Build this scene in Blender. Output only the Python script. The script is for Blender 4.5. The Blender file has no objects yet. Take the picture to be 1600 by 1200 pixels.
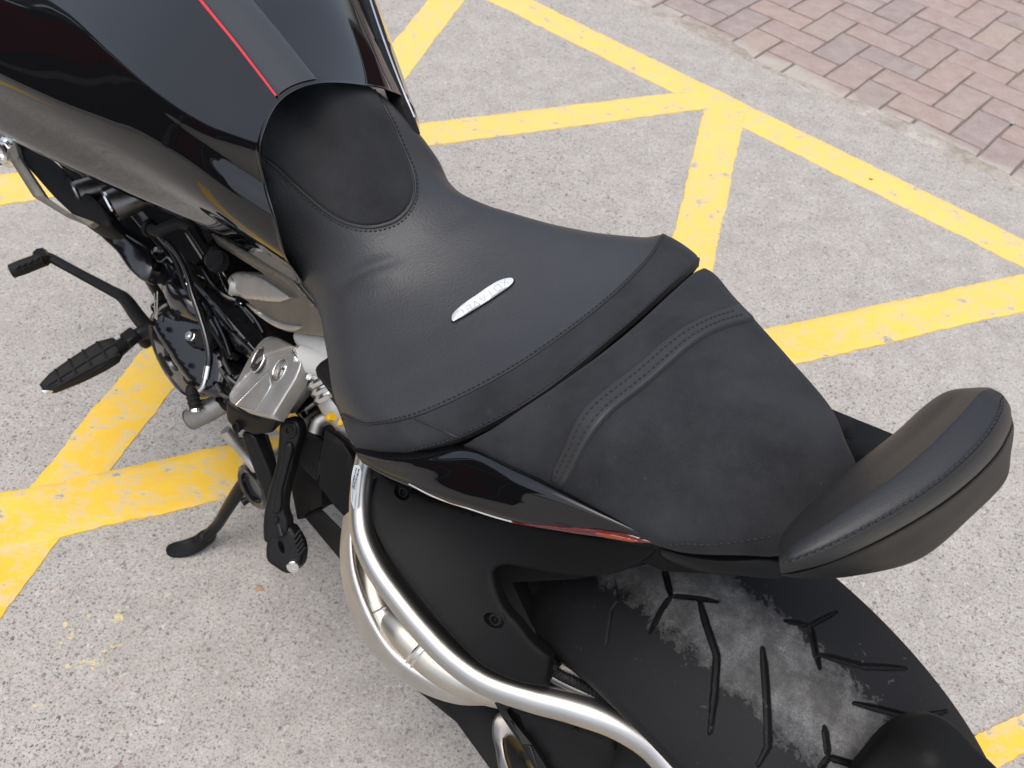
import bpy, bmesh, math, random
import numpy as np
from mathutils import Vector, Matrix, noise
from mathutils.geometry import delaunay_2d_cdt
random.seed(7)
sc = bpy.context.scene
R = math.radians
# ------------------------------------------------------------------ camera, sky, sun, exposure
cam_d = bpy.data.cameras.new("camera"); cam = bpy.data.objects.new("camera", cam_d)
sc.collection.objects.link(cam); sc.camera = cam
cam_d.sensor_width = 36; cam_d.lens = 32.625; cam_d.clip_start = .02; cam_d.clip_end = 500
_p, _r = R(47.61), R(6.13)
_f = Vector((0, math.cos(_p), -math.sin(_p))); _x = Vector((1, 0, 0)); _u = _x.cross(_f)
_x2 = math.cos(_r)*_x + math.sin(_r)*_u; _u2 = -math.sin(_r)*_x + math.cos(_r)*_u
cam.matrix_world = Matrix(((_x2.x,_u2.x,-_f.x,0),(_x2.y,_u2.y,-_f.y,0),(_x2.z,_u2.z,-_f.z,1.3506),(0,0,0,1)))
cam_d.dof.use_dof = True; cam_d.dof.focus_distance = .88; cam_d.dof.aperture_fstop = 13

w = bpy.data.worlds.new("World"); sc.world = w; w.use_nodes = True
nt = w.node_tree; bg = nt.nodes['Background']
sky = nt.nodes.new('ShaderNodeTexSky'); sky.sky_type = 'NISHITA'; sky.sun_disc = False
SUN_EL, SUN_AZ = 76, 205
sky.sun_elevation = R(SUN_EL); sky.sun_rotation = R(SUN_AZ); sky.air_density = 1.0; sky.dust_density = 4.0; sky.ozone_density = .6
hs = nt.nodes.new('ShaderNodeHueSaturation'); hs.inputs['Saturation'].default_value = .6
nt.links.new(sky.outputs[0], hs.inputs['Color']); nt.links.new(hs.outputs[0], bg.inputs[0])
bg.inputs[1].default_value = .15
sl = bpy.data.lights.new("sun", 'SUN'); so = bpy.data.objects.new("sun", sl); sc.collection.objects.link(so)
sl.energy = .6; sl.angle = R(66); sl.color = (1, .97, .93)
_d = Vector((math.sin(R(SUN_AZ))*math.cos(R(SUN_EL)), math.cos(R(SUN_AZ))*math.cos(R(SUN_EL)), math.sin(R(SUN_EL))))
so.rotation_euler = _d.to_track_quat('Z', 'Y').to_euler()
sc.view_settings.view_transform = 'Standard'; sc.view_settings.look = 'None'
sc.view_settings.exposure = 0.68; sc.view_settings.gamma = 1; sc.view_settings.use_curve_mapping = False

# ------------------------------------------------------------------ materials
def mat(name, col=(.5,.5,.5), rough=.5, metal=0, spec=.5, coat=0, coat_r=.03, sheen=0):
    m = bpy.data.materials.new(name); m.use_nodes = True
    b = m.node_tree.nodes['Principled BSDF']
    b.inputs['Base Color'].default_value = (*col, 1); b.inputs['Roughness'].default_value = rough
    b.inputs['Metallic'].default_value = metal; b.inputs['Specular IOR Level'].default_value = spec
    b.inputs['Coat Weight'].default_value = coat; b.inputs['Coat Roughness'].default_value = coat_r
    b.inputs['Sheen Weight'].default_value = sheen
    return m
class N:                                              # small node-graph helper
    def __init__(s, m): s.t = m.node_tree; s.b = s.t.nodes['Principled BSDF']
    def n(s, ty, **k):
        x = s.t.nodes.new('ShaderNode'+ty)
        for a, v in k.items(): setattr(x, a, v)
        return x
    def l(s, a, b): s.t.links.new(a, b)
    def co(s, kind='Object'):
        return s.n('TexCoord').outputs[kind]
    def noise(s, co, scale, detail=3, rough=.55, dist=0):
        x = s.n('TexNoise'); x.inputs['Scale'].default_value = scale; x.inputs['Detail'].default_value = detail
        x.inputs['Roughness'].default_value = rough; x.inputs['Distortion'].default_value = dist; s.l(co, x.inputs['Vector']); return x.outputs['Fac']
    def vor(s, co, scale, feature='F1', rnd=1):
        x = s.n('TexVoronoi', feature=feature); x.inputs['Scale'].default_value = scale; x.inputs['Randomness'].default_value = rnd
        s.l(co, x.inputs['Vector']); return x
    def ramp(s, fac, stops, interp='LINEAR'):
        x = s.n('ValToRGB'); cr = x.color_ramp; cr.interpolation = interp
        while len(cr.elements) < len(stops): cr.elements.new(.5)
        for e, (p, c) in zip(cr.elements, stops):
            e.position = p; e.color = (c, c, c, 1) if isinstance(c, (int, float)) else (*c, 1)
        s.l(fac, x.inputs[0]); return x.outputs[0]
    def mix(s, fac, a, b, mode='MIX'):
        x = s.n('Mix', data_type='RGBA', blend_type=mode)
        for v, i in ((fac, 0), (a, 6), (b, 7)):
            if hasattr(v, 'links'): s.l(v, x.inputs[i])
            elif i == 0: x.inputs[0].default_value = v
            else: x.inputs[i].default_value = (*v, 1)
        return x.outputs[2]
    def math(s, op, a, b=None, c=None):
        x = s.n('Math', operation=op)
        for i, v in enumerate((a, b, c)):
            if v is None: continue
            if hasattr(v, 'links'): s.l(v, x.inputs[i])
            else: x.inputs[i].default_value = v
        return x.outputs[0]
    def bump(s, h, strength=.3, dist=.001, prev=None):
        x = s.n('Bump'); x.inputs['Strength'].default_value = strength; x.inputs['Distance'].default_value = dist
        s.l(h, x.inputs['Height'])
        if prev: s.l(prev, x.inputs['Normal'])
        return x.outputs[0]
    def out(s, col=None, rough=None, nrm=None, metal=None):
        if col is not None: s.l(col, s.b.inputs['Base Color'])
        if rough is not None: s.l(rough, s.b.inputs['Roughness'])
        if nrm is not None: s.l(nrm, s.b.inputs['Normal'])
        if metal is not None: s.l(metal, s.b.inputs['Metallic'])

def leather(name, base, r0, grain=420, strength=.35):
    m = mat(name, (base,)*3, r0, spec=.5); g = N(m); c = g.co()
    v = g.vor(c, grain, 'SMOOTH_F1').outputs['Distance']; n2 = g.noise(c, grain*1.7, 3)
    big = g.noise(c, 9, 3); h = g.math('ADD', v, g.math('MULTIPLY', n2, .5))
    col = g.mix(g.ramp(big, [(.3, 0), (.7, 1)]), (base*.86, base*.9, base*1.0), (base*1.15, base*1.2, base*1.32))
    g.out(col, g.math('ADD', g.math('MULTIPLY', big, .12), r0-.06), g.bump(h, strength, .0006)); return m
def suede(name, base=(.018,.0185,.020), cloud=1.0):
    m = mat(name, base, .95, spec=.10, sheen=.06); g = N(m); c = g.co()
    m.node_tree.nodes['Principled BSDF'].inputs['Sheen Roughness'].default_value = .45
    f = g.noise(c, 1600, 2, .7); cl = g.noise(c, 16, 5, .65); wear = g.noise(c, 60, 4, .6)
    a = tuple(x*.72 for x in base); b2 = tuple(x*1.5*cloud for x in base)
    col = g.mix(g.ramp(cl, [(.32, 0), (.72, 1)]), a, b2)
    col = g.mix(g.math('MULTIPLY', g.ramp(f, [(.35, 0), (.75, 1)]), .55), col, tuple(x*2.4 for x in base))
    col = g.mix(g.ramp(wear, [(.62, 0), (.8, .5)]), col, tuple(x*2.2 for x in base))
    lint = g.vor(c, 55).outputs['Distance']
    col = g.mix(g.ramp(lint, [(0, .7), (.028, 0)]), col, (.3,.3,.28))
    g.out(col, None, g.bump(f, .5, .0006)); return m
LEATHER = leather('black_leather', .029, .46, 480, .5)
LEATHER2 = leather('backrest_leather', .014, .48, 650, .3)
SUEDE = suede('black_suede', (.019,.0195,.021)); SUEDE2 = suede('worn_suede', (.019,.0198,.0218), 1.2)
STITCH = mat('stitch_thread', (.016,.016,.018), .5)
PIPING = mat('seam_piping', (.012,.012,.013), .5)
GLOSS = mat('gloss_black_paint', (.0030,.0030,.0034), .035, spec=.62)
GLOSS_ENG = mat('gloss_black_enamel', (.006,.006,.007), .18, coat=.6, coat_r=.08)
def plastic(name, base, rough, sc_=900, st=.3):
    m = mat(name, (base,)*3, rough, spec=.17); g = N(m); c = g.co()
    n1 = g.noise(c, sc_, 2); n2 = g.noise(c, 14, 4); d = g.vor(c, 90).outputs['Distance']
    col = g.mix(g.ramp(n2, [(.3, 0), (.75, 1)]), (base*.85,)*3, (base*1.25, base*1.25, base*1.3))
    col = g.mix(g.ramp(d, [(0, .35), (.03, 0)]), col, (.2,.2,.19))
    g.out(col, g.math('ADD', g.math('MULTIPLY', n2, .15), rough-.07), g.bump(n1, st, .0004)); return m
PLASTIC = plastic('matte_black_plastic', .0045, .55)
PLASTIC_D = plastic('dark_plastic', .009, .6)
DEEP = mat('shaded_recess_plastic', (.003,.003,.003), .8, spec=.1)  # shade put into the colour, so the bolt holes read as deep
SATIN = plastic('satin_black_metal', .010, .34, 1500, .12)
RUBBER = plastic('black_rubber', .014, .62, 700, .4)
STRIPE = mat('satin_stripe_paint', (.020,.021,.024), .34, coat=.3, coat_r=.3)
RED = mat('red_pinstripe', (.50,.025,.03), .4)
def metal(name, col, rough, sc_=40, streak=None, bump=.15):
    m = mat(name, col, rough, 1); g = N(m); c = g.co()
    n1 = g.noise(c, sc_, 5, .6); n2 = g.noise(c, 900, 2)
    cc = g.mix(g.ramp(n1, [(.3, 0), (.7, 1)]), tuple(x*.88 for x in col), tuple(min(1, x*1.08) for x in col))
    g.out(cc, g.math('ADD', g.math('MULTIPLY', n1, .12), rough-.06), g.bump(n2, bump, .0003)); return m
SILVER = metal('brushed_silver', (.50,.488,.468), .36, 6, bump=.08)
SHELLM = plastic('shell_plastic', .008, .5, 700, .3); SHELLM.node_tree.nodes['Principled BSDF'].inputs['Specular IOR Level'].default_value = .22
SILVER_R = metal('cast_silver', (.55,.535,.51), .50, 30, bump=.6)
PIPE = metal('exhaust_steel', (.56,.53,.46), .40)
BRIGHT = metal('machined_aluminium', (.80,.79,.77), .2)
BRONZE = metal('titanium_grey_casting', (.27,.247,.208), .55, 60, bump=.7)
CASTGREY = metal('raw_cast_grey', (.33,.325,.315), .5, 80, bump=.9)
TRUMPET = metal('dark_steel', (.20,.19,.18), .3)
PALE = mat('pale_grey_paint', (.55,.55,.53), .4, spec=.5)
YELLOW = mat('yellow_spring_paint', (.85,.50,.01), .3, coat=.4)
BRASS = mat('brass', (.45,.36,.12), .35, 1)
CHROME = mat('chrome', (.8,.79,.76), .12, 1)
WHITEM = mat('brushed_badge', (.80,.81,.82), .33, .5)
ENGRAVE = mat('engraved_mark', (.42,.43,.44), .4, .3)
LENS = mat('red_lens', (.085,.004,.004), .1, coat=.5)
AMBER = mat('amber_lens', (.28,.035,.006), .12, coat=.4)
LABELM = mat('sticker_paper', (.48,.51,.54), .4); PRINT = mat('sticker_print', (.02,.02,.02), .5)

def aggregate(g, c, sat=1.0):
    """exposed-aggregate concrete: colour and height"""
    big = g.noise(c, .9, 4, .55); mid = g.noise(c, 14, 5, .65); fine = g.noise(c, 260, 4, .75); fine2 = g.noise(c, 90, 3, .7)
    col = g.mix(g.ramp(mid, [(.3, 0), (.7, 1)]), (.335,.316,.285), (.455,.433,.397))
    col = g.mix(g.math('MULTIPLY', g.ramp(big, [(.35, 0), (.7, 1)]), .35), col, (.46,.435,.405))
    col = g.mix(g.ramp(fine, [(.32, .9), (.5, 0)]), col, (.16,.148,.136))
    col = g.mix(g.ramp(fine2, [(.56, 0), (.75, .7)]), col, (.62,.60,.57))
    h = g.math('ADD', g.math('MULTIPLY', fine, .6), g.math('MULTIPLY', fine2, .6))
    wob = g.n('VectorMath', operation='ADD'); nz = g.n('TexNoise'); nz.inputs['Scale'].default_value = 120; nz.inputs['Detail'].default_value = 2
    g.l(c, nz.inputs['Vector']); sc2 = g.n('VectorMath', operation='SCALE'); sc2.inputs['Scale'].default_value = .006
    g.l(nz.outputs['Color'], sc2.inputs[0]); g.l(c, wob.inputs[0]); g.l(sc2.outputs[0], wob.inputs[1]); cw = wob.outputs[0]
    for scale, thr, rad, k in ((300, .60, .46, .68), (180, .66, .42, .72), (105, .76, .33, .70), (58, .87, .26, .66)):
        v = g.vor(cw, scale); sep = g.n('SeparateColor'); g.l(v.outputs['Color'], sep.inputs[0])
        on = g.math('GREATER_THAN', sep.outputs[0], thr)
        on = g.math('MULTIPLY', on, g.ramp(big, [(.30, .35), (.62, 1)]))
        dd = g.ramp(v.outputs['Distance'], [(rad*.8, 1), (rad, 0)])
        stone = g.ramp(sep.outputs[1], [(0, (.06,.058,.058)), (.28, (.13,.12,.11)), (.5, (.22,.15,.12)), (.62, (.30,.29,.275)), (.78, (.19,.19,.19)), (.9, (.42,.30,.24)), (1, (.6,.58,.55))], 'CONSTANT')
        f = g.math('MULTIPLY', g.math('MULTIPLY', on, dd), k)
        col = g.mix(f, col, stone)
        h = g.math('SUBTRACT', h, g.math('MULTIPLY', f, .25))
    return col, h
def near(g, c, x, y, r0, r1):
    d = g.n('VectorMath', operation='DISTANCE'); g.l(c, d.inputs[0]); d.inputs[1].default_value = (x, y, 0)
    mr = g.n('MapRange'); mr.inputs['From Min'].default_value = r1; mr.inputs['From Max'].default_value = r0
    g.l(d.outputs['Value'], mr.inputs['Value']); return mr.outputs[0]
def concrete():
    m = mat('exposed_aggregate_concrete', rough=.85, spec=.25); g = N(m); c = g.co()
    col, h = aggregate(g, c)
    # old paint residue flecks beside the lower left line
    p0 = (-0.5843,0.6064,0.0000); ns = g.noise(c, 34, 6, .72)
    a = near(g, c, p0[0], p0[1], .03, .27)
    f = g.ramp(g.math('ADD', ns, g.math('MULTIPLY', a, .20)), [(.765, 0), (.81, .6)])
    col = g.mix(f, col, (.76,.60,.24))
    # damp brown grime along the joint with the bricks
    g.out(col, None, g.bump(h, .55, .0022)); return m
CONC = concrete()
def paint_mat():
    m = mat('yellow_road_paint', rough=.62, spec=.35); g = N(m); c = g.co()
    cc, hh = aggregate(g, c)
    n1 = g.noise(c, 26, 7, .72); n2 = g.noise(c, 8, 3); n3 = g.noise(c, 380, 3, .7)
    mp = g.n('Mapping'); mp.inputs['Rotation'].default_value = (0, 0, R(38)); mp.inputs['Scale'].default_value = (10, 190, 1); g.l(c, mp.inputs[0])
    st = g.noise(mp.outputs[0], 1, 3, .6)
    y = g.mix(g.ramp(n2, [(.3, 0), (.7, 1)]), (.76,.465,.035), (.80,.52,.065))
    y = g.mix(g.ramp(n3, [(.58, 0), (.85, .35)]), y, (.85,.68,.30))
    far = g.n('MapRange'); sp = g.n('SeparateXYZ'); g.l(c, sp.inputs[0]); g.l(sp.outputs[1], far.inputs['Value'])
    far.inputs['From Min'].default_value = 1.0; far.inputs['From Max'].default_value = 1.9      # the yellow mixes paler towards the far side
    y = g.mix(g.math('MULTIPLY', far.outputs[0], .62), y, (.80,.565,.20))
    s = g.math('ADD', g.math('ADD', n1, g.math('MULTIPLY', st, .30)), g.math('MULTIPLY', n3, .07))
    chip = g.ramp(s, [(.81, 0), (.85, 1)])
    worn = g.ramp(s, [(.66, 0), (.79, .75)])
    y = g.mix(worn, y, (.58,.48,.29))
    g.out(g.mix(chip, y, cc), None, g.bump(g.math('SUBTRACT', g.math('ADD', g.math('MULTIPLY', st, .8), g.math('MULTIPLY', n3, .35)), g.math('MULTIPLY', chip, .7)), .5, .0016)); return m
PAINT = paint_mat()

# ------------------------------------------------------------------ mesh helpers
C = sc.collection
def mk(name, vs, fs, m, parent=None, sharp=35, smooth=True, mi=None):
    me = bpy.data.meshes.new(name); me.from_pydata([tuple(map(float, v)) for v in vs], [], fs)
    bm = bmesh.new(); bm.from_mesh(me); bmesh.ops.remove_doubles(bm, verts=bm.verts, dist=1e-6)
    bmesh.ops.recalc_face_normals(bm, faces=bm.faces); bm.to_mesh(me); bm.free()
    for a in (m if isinstance(m, list) else [m]): me.materials.append(a)
    if smooth:
        me.shade_smooth(); me.set_sharp_from_angle(angle=R(sharp))
    o = bpy.data.objects.new(name, me); C.objects.link(o); o.parent = parent
    return o
def bevel(o, w=.002, seg=2, ang=35):
    b = o.modifiers.new('bevel', 'BEVEL'); b.width = w; b.segments = seg; b.limit_method = 'ANGLE'; b.angle_limit = R(ang); b.harden_normals = False
    return o
def cat(P, n=8, closed=False, sharp=()):
    """Catmull-Rom through points; indices in sharp stay corners"""
    P = np.array(P, float); N_ = len(P); out = []
    for i in range(N_ if closed else N_-1):
        p1 = P[i]; p2 = P[(i+1) % N_]
        p0 = P[i-1] if (i > 0 or closed) and i not in sharp else 2*p1-p2
        j = (i+1) % N_
        p3 = P[(i+2) % N_] if (closed or i+2 < N_) and j not in sharp else 2*p2-p1
        # centripetal-ish tangents, limited so that short segments do not overshoot
        d1 = np.linalg.norm(p2-p1)+1e-9; d0 = np.linalg.norm(p1-p0)+1e-9; d3 = np.linalg.norm(p3-p2)+1e-9
        t1 = ((p1-p0)/d0*d1 + (p2-p1))/2; t2 = ((p2-p1) + (p3-p2)/d3*d1)/2
        for k in range(n):
            t = k/n; h = (2*t**3-3*t*t+1, t**3-2*t*t+t, -2*t**3+3*t*t, t**3-t*t)
            out.append(h[0]*p1+h[1]*t1+h[2]*p2+h[3]*t2)
    if not closed: out.append(P[-1])
    return np.array(out)
def tube(name, P, r, m, parent, seg=14, n=8, smooth=True, sharp=(), caps=True, flat=1.0):
    P = np.array(P, float); path = cat(P, n, sharp=sharp) if (smooth and len(P) > 2) else P
    rr = np.interp(np.linspace(0, 1, len(path)), np.linspace(0, 1, len(r)), r) if hasattr(r, '__len__') else np.full(len(path), r)
    vs = []; fs = []; up = None
    for i, p in enumerate(path):
        t = path[min(i+1, len(path)-1)]-path[max(i-1, 0)]; t = t/(np.linalg.norm(t)+1e-12)
        if up is None:
            up = np.cross(t, [0, 0, 1.]) if abs(t[2]) < .9 else np.cross(t, [0, 1., 0])
        up = up-t*np.dot(up, t); up /= np.linalg.norm(up)+1e-12; w2 = np.cross(t, up)
        for k in range(seg):
            a = 2*math.pi*k/seg; vs.append(p+rr[i]*(math.cos(a)*up+flat*math.sin(a)*w2))
    for i in range(len(path)-1):
        for k in range(seg):
            a = i*seg+k; b = i*seg+(k+1) % seg; fs.append((a, b, b+seg, a+seg))
    if caps:
        fs.append(tuple(range(seg-1, -1, -1))); L = (len(path)-1)*seg; fs.append(tuple(range(L, L+seg)))
    return mk(name, vs, fs, m, parent, 40)
def frame(ax):
    ax = np.array(ax, float); ax /= np.linalg.norm(ax)
    a = np.cross(ax, [0, 0, 1.]) if abs(ax[2]) < .9 else np.cross(ax, [1., 0, 0]); a /= np.linalg.norm(a)
    return ax, a, np.cross(ax, a)
def lathe(name, c, ax, prof, m, parent, seg=24, sharp=32, sx=1):
    """profile of (radius, height along axis)"""
    ax, a, b = frame(ax); c = np.array(c, float); vs = []; fs = []
    for r, h in prof:
        for k in range(seg):
            t = 2*math.pi*k/seg; vs.append(c+ax*h+r*(sx*math.cos(t)*a+math.sin(t)*b))
    for i in range(len(prof)-1):
        for k in range(seg):
            p = i*seg+k; q = i*seg+(k+1) % seg; fs.append((p, q, q+seg, p+seg))
    if prof[0][0] > 1e-5: fs.append(tuple(range(seg-1, -1, -1)))
    if prof[-1][0] > 1e-5: L = (len(prof)-1)*seg; fs.append(tuple(range(L, L+seg)))
    return mk(name, vs, fs, m, parent, sharp)
class TPS:
    def __init__(s, P, h, lam=1e-7):
        s.P = P; n = len(P); d = np.linalg.norm(P[:, None]-P[None], axis=2)
        K = np.where(d > 0, d*d*np.log(d+1e-12), 0)+lam*np.eye(n); Q = np.c_[np.ones(n), P]
        A = np.block([[K, Q], [Q.T, np.zeros((3, 3))]]); s.w = np.linalg.lstsq(A, np.r_[h, 0, 0, 0], rcond=None)[0]
    def __call__(s, X):
        d = np.linalg.norm(X[:, None]-s.P[None], axis=2); K = np.where(d > 0, d*d*np.log(d+1e-12), 0)
        return K@s.w[:-3]+np.c_[np.ones(len(X)), X]@s.w[-3:]
def inside(X, poly):
    r = np.zeros(len(X), bool); x, y = X[:, 0], X[:, 1]; j = len(poly)-1
    for i in range(len(poly)):
        a, b = poly[i], poly[j]
        c = ((a[1] > y) != (b[1] > y)) & (x < (b[0]-a[0])*(y-a[1])/(b[1]-a[1]+1e-15)+a[0]); r ^= c; j = i
    return r
def pdist(X, poly, closed=True):
    d = np.full(len(X), 1e9); n = len(poly)
    for i in range(n if closed else n-1):
        a = poly[i]; b = poly[(i+1) % n]; ab = b-a; t = np.clip(((X-a)@ab)/(ab@ab+1e-15), 0, 1)
        d = np.minimum(d, np.linalg.norm(X-(a+t[:, None]*ab), axis=1))
    return d
class Surf: pass
def sheet(name, outline, m, parent, ctrl=(), res=.006, th=.004, er=.002, dome=0, sharp=(), n=6, surf=None, off=0, round_=True, holes=(), lam=1e-7, bumpf=None, nrm=None):
    """solid plate or cushion whose top follows the 3-D outline (thin-plate interpolation) with rounded rim"""
    O_ = np.array(outline, float)
    S = Surf()
    if surf is None:
        allp = np.vstack([O_, np.array(ctrl, float).reshape(-1, 3)]); S.c = O_.mean(0)
        if nrm is None:
            _, _, V = np.linalg.svd(O_-S.c); nn = V[2]
            if nn@np.array([-.1, .35, 1.]) < 0: nn = -nn
        else: nn = np.array(nrm, float); nn /= np.linalg.norm(nn)
        S.n = nn; _, S.a, S.b = frame(nn)
        q = allp-S.c; S.t = TPS(np.c_[q@S.a, q@S.b], q@S.n, lam)
        S.f = lambda X: S.t(X)
    else: S.c, S.n, S.a, S.b = surf.c, surf.n, surf.a, surf.b; S.f = surf.h
    q = (cat(O_, n, True, sharp) if round_ else O_)-S.c; B = np.c_[q@S.a, q@S.b]
    # resample rim evenly
    seglen = np.linalg.norm(np.roll(B, -1, 0)-B, axis=1); keep = []; acc = 1e9
    for i in range(len(B)):
        if acc > res*.45: keep.append(i); acc = 0
        acc += seglen[i]
    if not round_ or len(keep) < 8: keep = list(range(len(B)))
    B = B[keep]
    if surf is None:
        S.poly = B
        def h(X):
            z = S.f(X); d = pdist(X, B); i = inside(X, B); d = np.where(i, d, 0)
            if er > 0: u = np.clip(d/er, 0, 1); z = z-er*(1-np.sqrt(np.clip(1-(1-u)**2, 0, 1)))
            if dome: z = z+dome*(1-(1-np.clip(d/(.5*(B.max(0)-B.min(0)).min()), 0, 1))**2)
            if bumpf: z = z+bumpf(S, X)
            return z
        S.h = h; top = h
    else:
        def top(X):
            z = S.f(X)+off; d = pdist(X, B)
            if er > 0: u = np.clip(d/er, 0, 1); z = z-er*(1-np.sqrt(np.clip(1-(1-u)**2, 0, 1)))
            return z
    lo, hi = B.min(0), B.max(0); gx = np.arange(lo[0], hi[0], res); gy = np.arange(lo[1], hi[1], res*.866)
    X = np.array([(x+(res/2 if j % 2 else 0), y) for j, y in enumerate(gy) for x in gx]).reshape(-1, 2)
    rings = []; HP = []
    for hp in holes:
        hq = np.array(hp, float)-S.c; HP.append(np.c_[hq@S.a, hq@S.b])
    if len(X):
        X = X[inside(X, B)]
        if len(X): X = X[pdist(X, B) > res*.4]
        for hp in HP:
            if len(X): X = X[~inside(X, hp)]
            if len(X): X = X[pdist(X, hp) > res*.3]
    if er > 0 and surf is None and len(X):              # extra rings follow a rounded rim
        X = X[pdist(X, B) > er+res*.35]; t_ = np.roll(B, -1, 0)-np.roll(B, 1, 0); t_ /= np.linalg.norm(t_, axis=1)[:, None]+1e-12; ni = np.c_[-t_[:, 1], t_[:, 0]]
        if inside(B[:1]+ni[:1]*1e-4, B)[0] == False: ni = -ni
        for e_ in (er*.12, er*.4, er):
            Rg = B+ni*e_; Rg = Rg[inside(Rg, B)]
            if len(Rg): Rg = Rg[pdist(Rg, B) > e_*.93]
            for hp in HP:
                if len(Rg): Rg = Rg[~inside(Rg, hp)]
            if len(Rg): X = np.vstack([X, Rg])
    allv = [Vector(p) for p in B]; edges = [(i, (i+1) % len(B)) for i in range(len(B))]; base = len(B)
    for hp in HP:
        allv += [Vector(p) for p in hp]; edges += [(base+i, base+(i+1) % len(hp)) for i in range(len(hp))]; base += len(hp)
    allv += [Vector(p) for p in X]
    ov, oe, of, _, _, _ = delaunay_2d_cdt(allv, edges, [], 1, 1e-7)
    V2 = np.array([(v.x, v.y) for v in ov])
    if HP:
        cen = np.array([V2[list(f)].mean(0) for f in of]); ok = np.ones(len(of), bool)
        for hp in HP: ok &= ~inside(cen, hp)
        of = [f for f, k in zip(of, ok) if k]
    z = top(V2); T = S.c+V2[:, :1]*S.a+V2[:, 1:]*S.b+z[:, None]*S.n
    nv = len(T); Bt = T-th*S.n
    fs = [tuple(f) for f in of]+[tuple(i+nv for i in reversed(f)) for f in of]
    cnt = {}
    for f in of:
        for i in range(len(f)):
            e = (f[i], f[(i+1) % len(f)]); cnt[tuple(sorted(e))] = cnt.get(tuple(sorted(e)), 0)+1
    for f in of:
        for i in range(len(f)):
            e = (f[i], f[(i+1) % len(f)])
            if cnt[tuple(sorted(e))] == 1: fs.append((e[1], e[0], e[0]+nv, e[1]+nv))
    o = mk(name, np.vstack([T, Bt]), fs, m, parent, 42); S.o = o; o_surf[o.name] = S
    return o
o_surf = {}
def smooth_rows(Gd, deg, tuck=False):
    """least-squares fair each row of a control grid along its length"""
    Gd = np.array(Gd, float); wt = np.ones(Gd.shape[1]); wt[-1] = 6
    for i in range(Gd.shape[0]):
        t = np.linspace(-1, 1, Gd.shape[1])
        for k in range(3): Gd[i, :, k] = np.polyval(np.polyfit(t, Gd[i, :, k], deg, w=wt), t)
    if tuck:                                              # turned-in end under the seat
        z_ = Gd[:, -1:].copy(); z_[..., 0] += .0008; z_[..., 2] -= .0012; e = Gd[:, -1:].copy(); e[..., 2] -= .012; e[..., 0] += .024; e[..., 1] -= .006; e2 = e.copy(); e2[..., 2] -= .05; e2[..., 0] += .10; e2[..., 1] *= .9; Gd = np.concatenate([Gd, z_, e, e2], 1)
    return Gd
def crv(P, t):
    """uniform Catmull-Rom of array P (n,...) at parameter array t"""
    n = len(P); P = np.concatenate([[2*P[0]-P[1]], P, [2*P[-1]-P[-2]]])
    i = np.clip(np.floor(t).astype(int), 0, n-2); f = (t-i); sh = (-1,)+(1,)*(P.ndim-1); f = f.reshape(sh)
    p0, p1, p2, p3 = P[i], P[i+1], P[i+2], P[i+3]
    return .5*(2*p1+(p2-p0)*f+(2*p0-5*p1+4*p2-p3)*f*f+(3*p1-p0-3*p2+p3)*f**3)
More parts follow.
